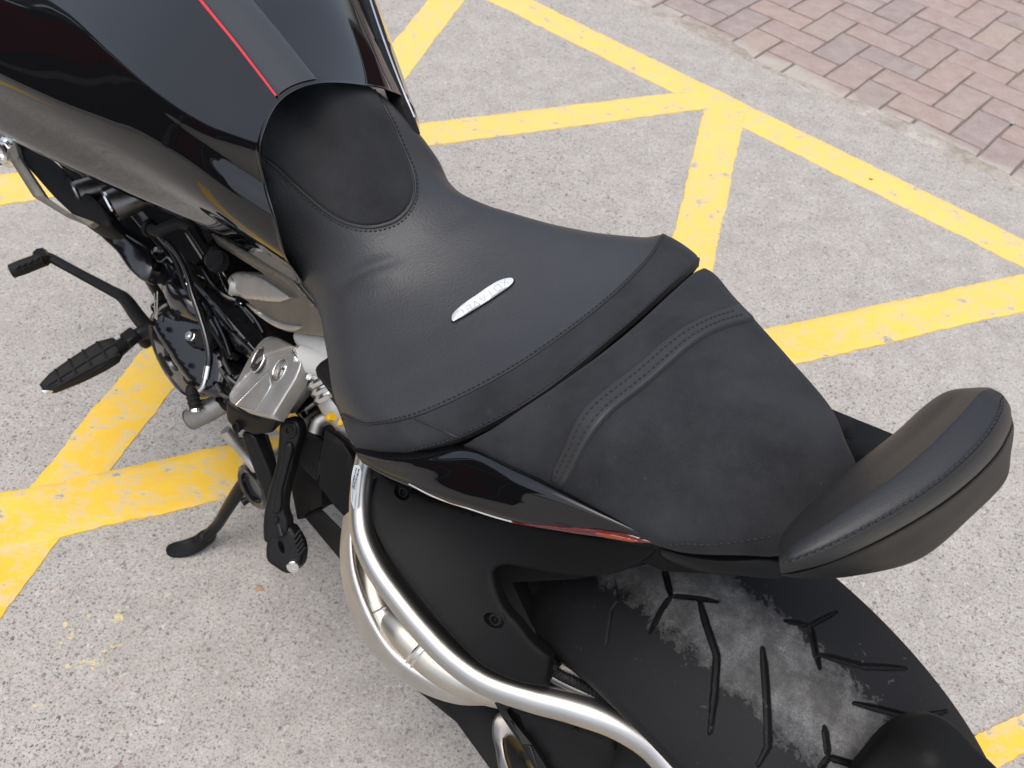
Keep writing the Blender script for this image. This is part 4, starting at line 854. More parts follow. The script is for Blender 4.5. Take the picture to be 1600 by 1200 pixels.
# swing arm: dark box behind shell and dark lower runner
block('swing_arm', (.24, .155, .33), (1, .02, .02), (.44, .045, .09), SATIN, bike, .012)
sheet('lower_runner', [(0.6418,0.2174,0.3300), (0.6349,0.1964,0.3400), (0.5799,0.1926,0.3400), (0.5406,0.1968,0.3300), (0.3948,0.2270,0.3100), (0.3294,0.2197,0.3000), (0.2912,0.1817,0.2900), (0.2484,0.1885,0.2800), (0.2025,0.1990,0.2700), (0.2274,0.2324,0.2700), (0.3065,0.2288,0.2800), (0.3767,0.2443,0.2900), (0.5599,0.2148,0.3100)], PLASTIC_D, bike, res=.012, th=.02, er=.003, round_=False)
# rear pulley, belt guards
pc = (0.1743,0.1915,0.2850)
pul = lathe('rear_pulley', pc, (0, 1, .05), [(.030, .004), (.050, .006), (.060, .002), (.088, .002), (.090, .006), (.0935, .006), (.0935, -.016), (.088, -.018), (.03, -.016)], TRUMPET, bike, 64)
lathe('pulley_face', pc, (0, 1, .05), [(.052, .005), (.060, .0035), (.082, .0035), (.084, .0025)], BRASS, pul, 64)
TM = None
for k in range(90):
    a = 2*math.pi*k/90; v = Vector((math.cos(a), -.05*math.sin(a), math.sin(a))).normalized()
    if v.z > -.1:
        p = Vector(pc)+v*.0945+Vector((0, -.005, 0)); block('tooth', p, v.cross(Vector((0,1,.05))), (.0032, .024, .0035), SATIN, pul, .0006, up=v)
sheet('belt_guard', [(0.2571,0.2003,0.4400), (0.2368,0.1873,0.4391), (0.2179,0.1790,0.4364), (0.1743,0.1535,0.4333), (0.1407,0.1326,0.4316), (0.1356,0.1328,0.4296), (0.1313,0.1378,0.4256), (0.1178,0.1659,0.4067), (0.1507,0.2011,0.4010), (0.1702,0.1984,0.4094), (0.2072,0.1962,0.4239), (0.2378,0.1957,0.4353)], PLASTIC, bike, res=.008, th=.006, er=.003, round_=False)  
sheet('belt_guard_rib', [(0.2556,0.2025,0.4480), (0.2503,0.1981,0.4490), (0.2206,0.2013,0.4400), (0.1913,0.2010,0.4320), (0.1495,0.2055,0.4180), (0.1596,0.2159,0.4150), (0.2001,0.2093,0.4280), (0.2293,0.2072,0.4380)], SATIN, bike, res=.008, th=.012, er=.003, round_=False)
sheet('pulley_cover', [(0.2461,0.2097,0.4000), (0.2468,0.1979,0.4020), (0.2332,0.1930,0.4020), (0.2131,0.1971,0.3980), (0.2109,0.2019,0.3960), (0.2214,0.2056,0.3960), (0.2252,0.2115,0.3950), (0.2143,0.2210,0.3920), (0.1931,0.2321,0.3800), (0.1990,0.2380,0.3780), (0.2247,0.2262,0.3880), (0.2383,0.2187,0.3940)], TRUMPET, bike, res=.008, th=.008, er=.003)
sheet('dark_gap_fill', [(0.1885,0.1401,0.4000), (0.1423,0.1036,0.4000), (0.0757,0.0792,0.3900), (0.0127,0.0963,0.3700), (0.1163,0.2078,0.3500), (0.1788,0.1777,0.3700)], PLASTIC_D, bike, res=.02, th=.01, er=.002, round_=False)  # dark sheet added in place of the shade behind the belt guard
# frame tube sleeve, hoses, zip ties beside tyre
tube('inner_tube', [(0.2402,0.1455,0.5000), (0.2123,0.1358,0.4970), (0.1804,0.1216,0.4950), (0.1383,0.1094,0.4900), (0.0954,0.1078,0.4800)], .0105, PALE if False else SILVER_R, bike, seg=20)
hz = tube('brake_hose', [(0.2165,0.1614,0.5250), (0.2020,0.1552,0.5220), (0.1823,0.1463,0.5180), (0.1604,0.1328,0.5140), (0.1356,0.1173,0.5000)], .0065, RUBBER, bike, seg=16); hz.data.materials[0] = GLOSS_ENG
hb = tube('braided_hose', [(0.2130,0.1533,0.5350), (0.2022,0.1515,0.5330), (0.1854,0.1434,0.5280), (0.1672,0.1350,0.5220), (0.1469,0.1243,0.5120)], .0045, RUBBER, bike, seg=16)
def braid(o, P, r):
    path = cat(P, 10); vs = []; 
    for s_ in (-1, 1):
        for k in range(4):
            Q = []; up = None
            for i, p in enumerate(path):
                t = path[min(i+1, len(path)-1)]-path[max(i-1, 0)]; t /= np.linalg.norm(t); a_, b_ = frame(t)[1:]
                an = s_*i*.8+k*math.pi/2; Q.append(p+r*(math.cos(an)*a_+math.sin(an)*b_))
            tube('braid', Q, .0006, SATIN, o, seg=5, smooth=False)
braid(hb, [(0.2130,0.1533,0.5350), (0.2022,0.1515,0.5330), (0.1854,0.1434,0.5280), (0.1672,0.1350,0.5220), (0.1469,0.1243,0.5120)], .0046)
for p, q in (((0.2065,0.1525,0.5330), (0.1939,0.1482,0.5300)), ((0.1660,0.1327,0.5200), (0.1567,0.1278,0.5160))):
    ringon('zip_tie', p, np.array(q)-np.array(p), .0085, .0012, PLASTIC_D, hb)
    block('zip_tie_head', np.array(p)+np.array([0, 0, .0085]), np.array(q)-np.array(p), (.006, .006, .005), PLASTIC_D, hb, .001)
tube('hose_line', [(0.2423,0.1125,0.5000), (0.2036,0.1083,0.4970), (0.1618,0.1085,0.4930), (0.1194,0.1106,0.4880), (0.0810,0.1141,0.4800), (0.0537,0.1195,0.4700)], .0016, GLOSS_ENG, bike, seg=8)
tube('hose_line', [(0.2403,0.1206,0.5000), (0.2077,0.1179,0.4970), (0.1617,0.1175,0.4920), (0.1196,0.1191,0.4860), (0.0810,0.1230,0.4800)], .0012, SATIN, bike, seg=8)

# ---- rear tyre with moulded grooves
WC = np.array([.08, .02, .31])
GR = [([(0.3689,0.0025), (0.2850,0.0202)], .0042), ([(0.2850,0.0202), (0.2745,0.0380), (0.2535,0.0588)], .0042), ([(0.2850,0.0202), (0.2115,0.0044), (0.1696,-0.0035)], .0040), ([(0.2115,0.0064), (0.1451,0.0202), (0.0612,0.0351), (-0.0017,0.0588), (-0.0682,0.0844)], .0046),
      ([(-0.0017,-0.0341), (-0.0577,-0.0479)], .0038), ([(-0.0577,-0.0479), (-0.0822,-0.0815)], .0034), ([(-0.0577,-0.0479), (-0.1206,-0.0311), (-0.1556,-0.0232)], .0042), ([(-0.1241,-0.0311), (-0.2395,-0.0578), (-0.3444,-0.0953)], .0042),
      ([(-0.0122,0.0015), (-0.1206,0.0341), (-0.2010,0.0578), (-0.2185,0.0736)], .0046), ([(-0.2815,-0.0242), (-0.4318,-0.0607), (-0.5332,-0.1022)], .0042), ([(-0.2675,0.0114), (-0.3269,0.0262)], .0044), ([(-0.3269,0.0262), (-0.3339,0.0400)], .0042), ([(-0.3269,0.0262), (-0.4038,0.0094)], .0042),
      ([(0.4878,0.0360), (0.4108,0.0538), (0.4108,0.0637), (0.3479,0.0913)], .0016)]
def tyre():
    ths = np.concatenate([np.radians(np.linspace(-62, 62, 720)), np.radians(np.linspace(62, 298, 60))[1:-1]]); ys = np.linspace(-.118, .118, 190)
    prof_r = lambda y: .31-.035*(np.abs(y)/.115)**2.2
    Tm, Ym = np.meshgrid(ths, ys, indexing='ij'); dep = np.zeros(Tm.shape); P = np.stack([Tm*.31, Ym], -1)
    for pts, wd in GR:
        wd = wd*1.18 if wd > .002 else wd
        pts = np.array(pts); q = pts*np.array([.31, 1]); n_ = len(q); L_ = np.r_[0, np.cumsum(np.linalg.norm(np.diff(q, axis=0), axis=1))]
        for i in range(n_-1):
            a, b = q[i], q[i+1]; ab = b-a; t = np.clip(((P-a)@ab)/(ab@ab+1e-12), 0, 1); d = np.linalg.norm(P-(a+t[..., None]*ab), axis=-1)
            s_ = (L_[i]+t*(L_[i+1]-L_[i]))/L_[-1]; w_ = wd*.5*(.35+.65*np.clip(np.minimum(s_*4+.4, (1-s_)*3+.3), 0, 1))
            dd = .0058*np.clip(w_/(wd*.5), .3, 1)*(1 if wd > .002 else .25)*np.clip((w_*1.25-d)/(w_*.45), 0, 1); dep = np.maximum(dep, dd)
    r = prof_r(Ym)-dep; X = np.stack([WC[0]+r*np.sin(Tm), WC[1]+Ym, WC[2]+r*np.cos(Tm)], -1); n, m_ = len(ths), len(ys)
    side = []
    for sg, order in ((-1, 0), (1, 1)):
        rows = []
        for y, rr in ((.1215, .262), (.118, .245), (.105, .222), (.09, .215)):
            rows.append(np.stack([WC[0]+rr*np.sin(ths), np.full(n, WC[1]+sg*y), WC[2]+rr*np.cos(ths)], -1))
        side.append(np.stack(rows, 1))
    G_ = np.concatenate([side[0][:, ::-1], X, side[1]], 1); W = G_.shape[1]; vs = G_.reshape(-1, 3)
    fs = [(i*W+j, i*W+j+1, ((i+1) % n)*W+j+1, ((i+1) % n)*W+j) for i in range(n) for j in range(W-1)]
    m = mat('tyre_rubber', (.016,.016,.017), .7, spec=.16); g = N(m); c = g.co(); sp = g.n('SeparateXYZ'); g.l(c, sp.inputs[0])
    n1 = g.noise(c, 46, 6, .68, .3); n2 = g.noise(c, 700, 3, .7); n3 = g.noise(c, 12, 4)
    yy = g.math('ABSOLUTE', g.math('SUBTRACT', sp.outputs[1], .020+.004))
    e = g.math('ADD', g.math('ADD', g.math('MULTIPLY', yy, -7.6), g.math('MULTIPLY', n1, .42)), g.math('MULTIPLY', g.math('SUBTRACT', g.noise(c, 300, 4, .7), .5), .22))
    e = g.math('ADD', e, g.math('MULTIPLY', n3, .28))
    worn = g.ramp(e, [(-.12, 0), (-.02, .22), (.10, .62), (.30, 1)])
    # centre strip: scuffed grey rubber with dust; grooves stay dark
    rx = g.math('SUBTRACT', sp.outputs[0], WC[0]); rz = g.math('SUBTRACT', sp.outputs[2], WC[2])
    rad = g.math('SQRT', g.math('ADD', g.math('MULTIPLY', rx, rx), g.math('MULTIPLY', rz, rz)))
    ys_ = g.math('ABSOLUTE', g.math('SUBTRACT', sp.outputs[1], WC[1])); pr = g.math('SUBTRACT', .31, g.math('MULTIPLY', g.math('POWER', g.math('DIVIDE', ys_, .115), 2.2), .035))
    below = g.math('SUBTRACT', pr, rad); notgr = g.n('MapRange'); notgr.inputs['From Min'].default_value = .0012; notgr.inputs['From Max'].default_value = .0004; g.l(below, notgr.inputs['Value'])
    worn = g.math('MULTIPLY', worn, notgr.outputs[0])
    grey = g.mix(g.ramp(n2, [(.3, 0), (.7, 1)]), (.10,.10,.102), (.25,.247,.24)); grey = g.mix(g.ramp(g.noise(c, 90, 5, .7), [(.35, .6), (.62, 0)]), grey, (.05,.05,.052)); grey = g.mix(g.ramp(g.noise(c, 26, 5, .65), [(.40, .75), (.58, 0)]), grey, (.06,.058,.055))
    grey = g.mix(g.ramp(g.noise(c, 1500, 1), [(.7, 0), (.76, .4)]), grey, (.5,.49,.47))
    dk = g.mix(n3, (.008,.008,.0088), (.014,.014,.015))
    scr = g.ramp(g.noise(c, 60, 2, .5, 3), [(.70, 0), (.74, .35)]); dk = g.mix(scr, dk, (.12,.11,.10))
    g.out(g.mix(worn, dk, grey), g.math('ADD', g.math('MULTIPLY', worn, .25), .58), g.bump(g.math('MULTIPLY', n2, g.math('ADD', worn, .15)), .5, .0009))
    return mk('tyre', vs, fs, m, None, 50)
whl = lathe('rear_wheel', tuple(WC), (0, 1, 0), [(.212, -.092), (.216, -.09), (.216, -.085), (.205, -.08), (.20, 0), (.205, .08), (.216, .085), (.216, .09), (.212, .092), (.20, .088), (.06, .05), (.03, .06), (0, .06)], GLOSS_ENG, bike, 64)
ty_ = tyre(); ty_.parent = whl
# inner mudguard in front of the tyre and the rounded hugger at the tyre's rear
sheet('inner_fender', [(0.3387,0.1177,0.5000), (0.2596,0.0738,0.5400), (0.2085,0.0380,0.6000), (0.1646,0.0031,0.6400), (0.1956,-0.0311,0.6400), (0.3469,0.0806,0.6000), (0.3681,0.1193,0.5500)], PLASTIC_D, bike, res=.015, th=.006, er=.002, round_=False)
sheet('rear_hugger', [(-0.0424,0.0555,0.6350), (-0.0385,0.0323,0.6450), (-0.0383,0.0101,0.6520), (-0.0436,-0.0088,0.6550), (-0.0551,-0.0239,0.6550), (-0.0698,-0.0296,0.6520), (-0.0935,-0.0309,0.6450), (-0.1213,-0.0333,0.6350), (-0.1431,-0.0308,0.6200), (-0.1012,0.0404,0.6300), (-0.0606,0.0655,0.6300)], PLASTIC, bike, ctrl=[(-0.0703,0.0111,0.6680)], res=.008, th=.012, er=.006)

# ---- engine: dark mass, head, covers
eng = block('engine_block', (.93, .03, .36), (1, 0, .12), (.46, .25, .24), GLOSS_ENG, bike, .012)
block('engine_sump', (.80, 0, .20), (1, 0, 0), (.50, .22, .14), GLOSS_ENG, bike, .02)
block('gearbox', (.66, .03, .40), (1, 0, .1), (.20, .20, .20), PLASTIC_D, bike, .015)
block('radiator', (1.21, .0, .40), (.25, 0, 1), (.36, .34, .04), PLASTIC_D, bike, .006)
block('under_seat_frame', (.52, .05, .52), (1, 0, .1), (.28, .16, .08), PLASTIC_D, bike, .012)
block('airbox', (.95, -.02, .59), (1, 0, .1), (.50, .18, .10), PLASTIC_D, bike, .02)
# alternator cover: big drum whose round face looks left
cc_ = np.array((0.9660,0.2294,0.3750)); ax = np.array([-.1, 1, .30]); ax /= np.linalg.norm(ax)
alt = lathe('alternator_cover', cc_-ax*.012, ax, [(.088, -.10), (.083, -.045), (.079, -.03), (.075, -.010), (.072, -.003), (.066, .0015), (.064, -.001), (.050, -.001), (.048, .004), (.020, .006), (.018, .002), (0, .002)], GLOSS_ENG, bike, 64)
for k in range(7):
    a = 2*math.pi*k/7+.3; _, aa, bb = frame(ax); p = cc_-ax*.012+(math.cos(a)*aa+math.sin(a)*bb)*.079
    lathe('cover_lug', p-ax*.03, ax, [(.008, -.02), (.008, .018), (.0065, .021), (.0045, .021), (.004, .014), (0, .014)], GLOSS_ENG, alt, 16)
for k in range(3):
    a = 2*math.pi*k/3+.9; _, aa, bb = frame(ax); p = cc_-ax*.012+(math.cos(a)*aa+math.sin(a)*bb)*.036
    block('cover_slot', p+ax*.004, math.cos(a)*bb-math.sin(a)*aa, (.040, .014, .006), PLASTIC_D, alt, .003, up=ax)
head = [(1.0651,0.1751,0.4669), (1.0587,0.1631,0.4737), (1.0321,0.1513,0.4813), (0.9734,0.1541,0.4825), (0.9135,0.1594,0.4823), (0.9000,0.1713,0.4765), (0.9271,0.1856,0.4675), (0.9588,0.1924,0.4623), (0.9919,0.1873,0.4636), (1.0262,0.1844,0.4636), (1.0499,0.1823,0.4637)]  
sheet('cylinder_head_cover', head, GLOSS_ENG, bike, ctrl=[(0.9792,0.1726,0.4920), (0.9336,0.1733,0.4900)], res=.005, th=.05, er=.008)
sheet('engine_cover', [(1.0012,0.2193,0.4310), (0.9940,0.2006,0.4404), (0.9666,0.1882,0.4439), (0.9216,0.1640,0.4517), (0.8701,0.1720,0.4410), (0.8364,0.1920,0.4259), (0.8320,0.2106,0.4150), (0.8515,0.2284,0.4075), (0.8909,0.2329,0.4099), (0.9476,0.2290,0.4190), (0.9855,0.2257,0.4255)], GLOSS_ENG, bike, ctrl=[(0.9472,0.2030,0.4334), (0.8982,0.2079,0.4246)], res=.005, th=.06, er=.010)  
for pts, r_ in (([(1.0093,0.1887,0.4600), (0.9813,0.2127,0.4400)], .0012), ([(1.0145,0.1931,0.4550), (0.9899,0.2123,0.4350)], .0012)): tube('oil_line', pts, r_, CASTGREY, bike, seg=8)
for pts in ([(0.9338,0.1483,0.4700), (0.8975,0.1546,0.4650), (0.8633,0.1621,0.4600), (0.8369,0.1711,0.4500)], [(0.9240,0.1454,0.4650), (0.8877,0.1491,0.4620), (0.8455,0.1572,0.4580)], [(0.9192,0.1330,0.4700), (0.8797,0.1395,0.4680), (0.8449,0.1426,0.4600)], [(0.9187,0.1195,0.4800), (0.8833,0.1185,0.4750), (0.8506,0.1195,0.4700)]):
    tube('casting_rib', pts, .0028, GLOSS_ENG, eng, seg=8)
for u in ((0.8346,0.1560,0.4600), (0.8331,0.1441,0.4650), (0.8323,0.1671,0.4550), (0.9349,0.1322,0.4900), (0.9424,0.1175,0.4900), (1.0541,0.1629,0.4850), (1.0506,0.1547,0.4870)): bolt(eng, u, (.1,.5,1), .0042, CHROME if u[0] > .95 else SATIN, .005)
for pts, r_ in (([(0.9588,0.1271,0.5000), (0.9350,0.1303,0.4950), (0.9033,0.1281,0.4900), (0.8876,0.1187,0.4850)], .0035), ([(0.9621,0.1129,0.5000), (0.9332,0.1091,0.5000), (0.9097,0.1123,0.4950)], .0028), ([(0.9865,0.1336,0.4900), (0.9636,0.1362,0.4900), (0.9495,0.1327,0.4880), (0.9379,0.1421,0.4860)], .002), ([(0.8716,0.1334,0.4700), (0.8422,0.1293,0.4650), (0.8278,0.1245,0.4600)], .004), ([(0.8391,0.1939,0.4100), (0.8279,0.1766,0.4200), (0.8292,0.1489,0.4200)], .005), ([(0.8504,0.1874,0.4300), (0.8245,0.1888,0.4200), (0.8012,0.1929,0.4100)], .005)):
    tube('cable', pts, r_, GLOSS_ENG, eng, seg=8)
lathe('speed_sensor', (0.8885,0.1797,0.4550), (0, .5, 1), [(.016, -.01), (.016, .004), (.013, .008), (0, .008)], RUBBER, bike, 24)
sheet('sensor_flange', [(0.9199,0.1945,0.4520), (0.9185,0.1854,0.4540), (0.9002,0.1767,0.4560), (0.8789,0.1707,0.4560), (0.8743,0.1808,0.4520), (0.8863,0.1929,0.4500), (0.9002,0.2020,0.4480), (0.9118,0.2018,0.4500)], SATIN, bike, res=.006, th=.008, er=.002)
lathe('sensor_bolt', (0.9019,0.1942,0.4580), (0, .5, 1), [(.0075, -.004), (.0075, .002), (.0062, .0025), (.0060, .006), (.0035, .006), (.003, .003), (0, .003)], CHROME, bike, 20)
for u, r_ in (((1.0346,0.1568,0.4900), .0035), ((1.0270,0.1486,0.4950), .003), ((0.9415,0.1602,0.4970), .0035), ((0.9211,0.1603,0.4900), .003), ((0.9735,0.2228,0.4480), .004), ((0.9076,0.2351,0.4400), .004), ((0.8538,0.2307,0.4300), .004), ((0.8349,0.2053,0.4250), .0038), ((0.8473,0.1821,0.4500), .0035), ((0.8542,0.1479,0.4700), .003), ((0.8243,0.1450,0.4600), .003)): bolt(eng, u, (.1,.6,1), r_, SATIN, .004)
for pts, r_ in (([(1.0310,0.1669,0.5000), (1.0108,0.1643,0.5030), (1.0089,0.1544,0.5050), (1.0004,0.1529,0.5000)], .0022), ([(0.9753,0.1443,0.5000), (0.9553,0.1607,0.5020), (0.9448,0.1573,0.5000)], .0018), ([(0.8879,0.1628,0.4800), (0.8537,0.1695,0.4750), (0.8308,0.1815,0.4650), (0.8088,0.1861,0.4550)], .0032), ([(0.9083,0.1050,0.5100), (0.8884,0.1115,0.5050), (0.8692,0.1266,0.5000)], .003), ([(0.8665,0.1195,0.4900), (0.8405,0.1188,0.4850), (0.8184,0.1219,0.4800)], .003), ([(0.8294,0.2047,0.4300), (0.8093,0.2062,0.4250), (0.7977,0.1947,0.4200)], .004), ([(0.8278,0.1901,0.4400), (0.8039,0.1828,0.4350), (0.8007,0.1659,0.4400)], .0035)):
    tube('cable', pts, r_, GLOSS_ENG if r_ > .0021 else CHROME, eng, seg=8)
for k in range(5):
    a = np.array((0.8952,0.1570,0.4620)); b = np.array((0.8186,0.1517,0.4500)); off = np.array([-.012*k, -.004, .004*k]); tube('casting_rib', [tuple(a+off), tuple((a+b)/2+off+np.array([0,0,.003])), tuple(b+off)], .0022, GLOSS_ENG, eng, seg=8)
block('coil_pack', (0.8866,0.1250,0.4500), (1, .1, 0), (.06, .03, .04), GLOSS_ENG, bike, .005)
block('starter_motor', (0.8449,0.1732,0.4000), (1, .3, .2), (.05, .035, .035), GLOSS_ENG, bike, .010)
# clutch hose
ch = tube('clutch_hose', [(0.9959,0.1475,0.5400), (0.9662,0.1478,0.5350), (0.9311,0.1554,0.5300), (0.9037,0.1668,0.5200), (0.8789,0.1756,0.5050), (0.8530,0.1862,0.4900), (0.8356,0.1977,0.4750), (0.8287,0.2073,0.4650)], .0048, GLOSS_ENG, bike, seg=12)
tube('hose_crimp', [(0.8311,0.2039,0.4680), (0.8235,0.2158,0.4580)], .0055, CHROME, ch, seg=16)
tube('hose_end', [(0.8245,0.2149,0.4590), (0.8208,0.2230,0.4530), (0.8227,0.2310,0.4470)], .0034, CHROME, ch, seg=12)
tube('sensor_wire', [(1.0070,0.1484,0.5400), (0.9696,0.1548,0.5250), (0.9285,0.1665,0.5150), (0.8964,0.1697,0.5050), (0.8521,0.1736,0.4800), (0.8305,0.1755,0.4600)], .0026, RUBBER, bike, seg=8)
tube('silver_line', [(0.9383,0.1143,0.5000), (0.9223,0.1190,0.4900), (0.9021,0.1204,0.4850), (0.8836,0.1167,0.4800)], .0018, CHROME, bike, seg=8)
# clutch slave / breather cylinder (raw casting) with black rubber cap
mc = tube('slave_cylinder', [(0.8779,0.2513,0.3400), (0.8647,0.2311,0.3520), (0.8509,0.2049,0.3650)], [.0165, .0165, .0155], CASTGREY, bike, seg=28)
lathe('cylinder_bore', (0.8779,0.2513,0.3400), np.array((0.8779,0.2513,0.3400))-np.array((0.8509,0.2049,0.3650)), [(.0165, 0), (.0165, .003), (.0125, .0035), (.0115, -.002), (0, -.002)], TRUMPET, mc, 28)
sheet('cylinder_lug', [(0.8903,0.2080,0.3750), (0.8832,0.2004,0.3780), (0.8447,0.2018,0.3780), (0.8418,0.2064,0.3760), (0.8514,0.2126,0.3720), (0.8848,0.2123,0.3720)], CASTGREY, bike, res=.006, th=.02, er=.0015, round_=False)
lathe('lug_bolt', (0.8472,0.2108,0.3810), (0,.3,1), [(.0045,-.004),(.0045,.001),(.0025,.001),(.002,-.002),(0,-.002)], SATIN, bike, 16)
rc = tube('bleeder_cap', [(0.8651,0.2400,0.3750), (0.8703,0.2365,0.3850), (0.8754,0.2329,0.3950), (0.8786,0.2303,0.4000)], [.009, .0085, .0085, .0065], RUBBER, bike, seg=20)
for t in (.2, .45, .7): ringon('cap_rib', np.array((0.8651,0.2400,0.3750))*(1-t)+np.array((0.8786,0.2303,0.4000))*t, np.array((0.8786,0.2303,0.4000))-np.array((0.8651,0.2400,0.3750)), .0088, .0014, RUBBER, rc)
ringon('union_nut', (0.8633,0.2405,0.3710), np.array((0.8786,0.2303,0.4000))-np.array((0.8651,0.2400,0.3750)), .0095, .0025, CHROME, rc)
# intake trumpets and front parts
for (u, v, r_, e) in (((1.0598,0.1809,0.5850), (1.0514,0.1291,0.5850), .0215, 0), ((1.1090,0.2052,0.5900), (1.1025,0.1558,0.5850), .017, 1)):
    d = np.array(u)-np.array(v); tb = tube('air_trumpet', [v, u], r_, TRUMPET, bike, seg=36)
    lathe('trumpet_lip', u, d, [(r_*1.0, -.002), (r_*1.06, .001), (r_*1.0, .0035), (r_*.90, .0015), (r_*.86, -.012), (0, -.02)], CHROME if not e else TRUMPET, tb, 36)
sheet('radiator_shroud', [(1.1648,0.2038,0.5000), (1.1268,0.1852,0.5050), (1.0830,0.1734,0.5050), (1.0454,0.1675,0.5000), (1.0209,0.1784,0.4900), (1.0201,0.1962,0.4800), (1.0422,0.2029,0.4850), (1.0913,0.2013,0.4900), (1.1310,0.2050,0.4950)], GLOSS_ENG, bike, res=.008, th=.02, er=.004)
sheet('radiator_side_panel', [(1.2856,0.2205,0.6000), (1.2245,0.2061,0.6000), (1.1303,0.2009,0.6000), (1.0432,0.1931,0.5950), (1.0204,0.2001,0.5900), (1.0462,0.2195,0.5850), (1.1141,0.2297,0.5850), (1.1863,0.2327,0.5900), (1.2270,0.2338,0.6000)], PLASTIC_D, bike, res=.01, th=.03, er=.004)
sheet('silver_side_strip', [(1.3065,0.2387,0.6187), (1.2759,0.2325,0.6180), (1.2520,0.2251,0.6185), (1.2128,0.2365,0.6102), (1.1269,0.2421,0.5996), (1.0714,0.2309,0.5984), (1.0296,0.2149,0.6005), (1.0321,0.2222,0.5979), (1.0797,0.2393,0.5960), (1.1414,0.2539,0.5964), (1.2175,0.2479,0.6063), (1.2568,0.2413,0.6127), (1.2881,0.2493,0.6127)], BRONZE, bike, res=.006, th=.01, er=.002, round_=False)  
lathe('axle_nut', (1.2510,0.2446,0.6000), (-.3, 1, .5), [(.022, -.03), (.022, 0), (.019, .004), (.016, .004), (.015, .008), (.010, .009), (.009, .004), (0, .004)], BRIGHT, bike, 32)
tube('fork_leg', [(1.2742,0.2428,0.5850), (1.3504,0.2698,0.6000)], .02, BRIGHT, bike, seg=24)
sheet('dark_web', [(1.3163,0.1840,0.5100), (1.2419,0.1579,0.5150), (1.1630,0.1156,0.5200), (1.0506,0.0949,0.5250), (0.9788,0.0941,0.5250), (0.9864,0.1356,0.4850), (1.0479,0.1682,0.4750), (1.1557,0.1818,0.4850)], PLASTIC_D, bike, res=.02, th=.02, er=.003, round_=False)
vh = tube('vent_hose', [(0.9850,0.1631,0.5850), (0.9682,0.1585,0.5880), (0.9603,0.1460,0.5920), (0.9512,0.1308,0.5950), (0.9365,0.1230,0.5920), (0.9183,0.1253,0.5880)], .0075, RUBBER, bike, seg=18)
ringon('hose_clamp', (0.9850,0.1631,0.5850), np.array((0.9682,0.1585,0.5880))-np.array((0.9850,0.1631,0.5850)), .0095, .003, PLASTIC_D, vh)
sw = tube('sensor_barrel', [(0.9324,0.1261,0.5900), (0.8816,0.1322,0.5850)], .0095, GLOSS_ENG, bike, seg=24)
tube('barrel_cap', [(0.8887,0.1241,0.5750), (0.8633,0.1285,0.5880)], .0145, RUBBER, sw, seg=28)
lathe('cap_face', (0.8649,0.1297,0.5900), (-.1, .4, 1), [(.0135, 0), (.0125, .0025), (.010, .0025), (.0095, .0015), (0, .0015)], PLASTIC_D, sw, 28)
# ---- titanium-grey subframe casting
cast_out = [(0.9087,0.1119,0.5926), (0.9017,0.1067,0.5997), (0.8089,0.0952,0.6176), (0.7294,0.0851,0.6334), (0.6936,0.0877,0.6309), (0.6688,0.0884,0.6308), (0.6471,0.1038,0.6109), (0.6755,0.1135,0.5972), (0.7121,0.1254,0.5804), (0.7519,0.1315,0.5711), (0.7991,0.1320,0.5691), (0.8310,0.1354,0.5637), (0.8462,0.1312,0.5689), (0.8409,0.1229,0.5800), (0.7949,0.1068,0.6027), (0.7859,0.1035,0.6073), (0.8337,0.1084,0.5994), (0.8863,0.1145,0.5898)]  
cast = sheet('subframe_casting', cast_out, BRONZE, bike, res=.004, th=.03, er=.0022, sharp=(0,1,3,4,5,6,8,9,14,15,17))
SB = o_surf[cast.name]
def ridge(name, pts, h, par, S, er, m, sharp=()):
    """raised web standing on a plate"""
    return sheet(name, [tuple(on(S, p, h)) for p in pts], m, par, res=.0035, th=h+.004, er=er, sharp=sharp, n=5)
ridge('casting_web', [(0.8382,0.1294,0.5715), (0.8361,0.1229,0.5801), (0.7942,0.1076,0.6016), (0.7802,0.1047,0.6058), (0.7442,0.1008,0.6121), (0.7158,0.0977,0.6170), (0.7313,0.1068,0.6045), (0.7827,0.1246,0.5793), (0.7984,0.1294,0.5726), (0.8203,0.1296,0.5717)], .0065, cast, SB, .0035, SILVER_R, (2,5,7))  
ridge('casting_web', [(0.7975,0.1337,0.5669), (0.7791,0.1301,0.5722), (0.7437,0.1260,0.5786), (0.7146,0.1197,0.5879), (0.6868,0.1104,0.6010), (0.6889,0.1140,0.5962), (0.7132,0.1241,0.5820), (0.7512,0.1307,0.5723)], .0045, cast, SB, .002, SILVER_R, (0,4))  
ridge('casting_rim', [(0.9018,0.1085,0.5974), (0.8077,0.0965,0.6160), (0.7307,0.0866,0.6313), (0.6962,0.0893,0.6288), (0.6723,0.0902,0.6282), (0.6838,0.0936,0.6234), (0.7087,0.0934,0.6229), (0.7375,0.0929,0.6228), (0.8084,0.1022,0.6084), (0.8957,0.1115,0.5936)], .0035, cast, SB, .0015, BRONZE, (0,2,4,5,7,9))  
lathe('casting_boss', on(SB, (0.8298,0.1297,0.5713), .003), SB.n+np.array([.9,.5,0]), [(.0125, -.02), (.0125, .002), (.011, .0035), (.0085, .0035), (.0075, -.012), (0, -.012)], SILVER_R, cast, 28)  
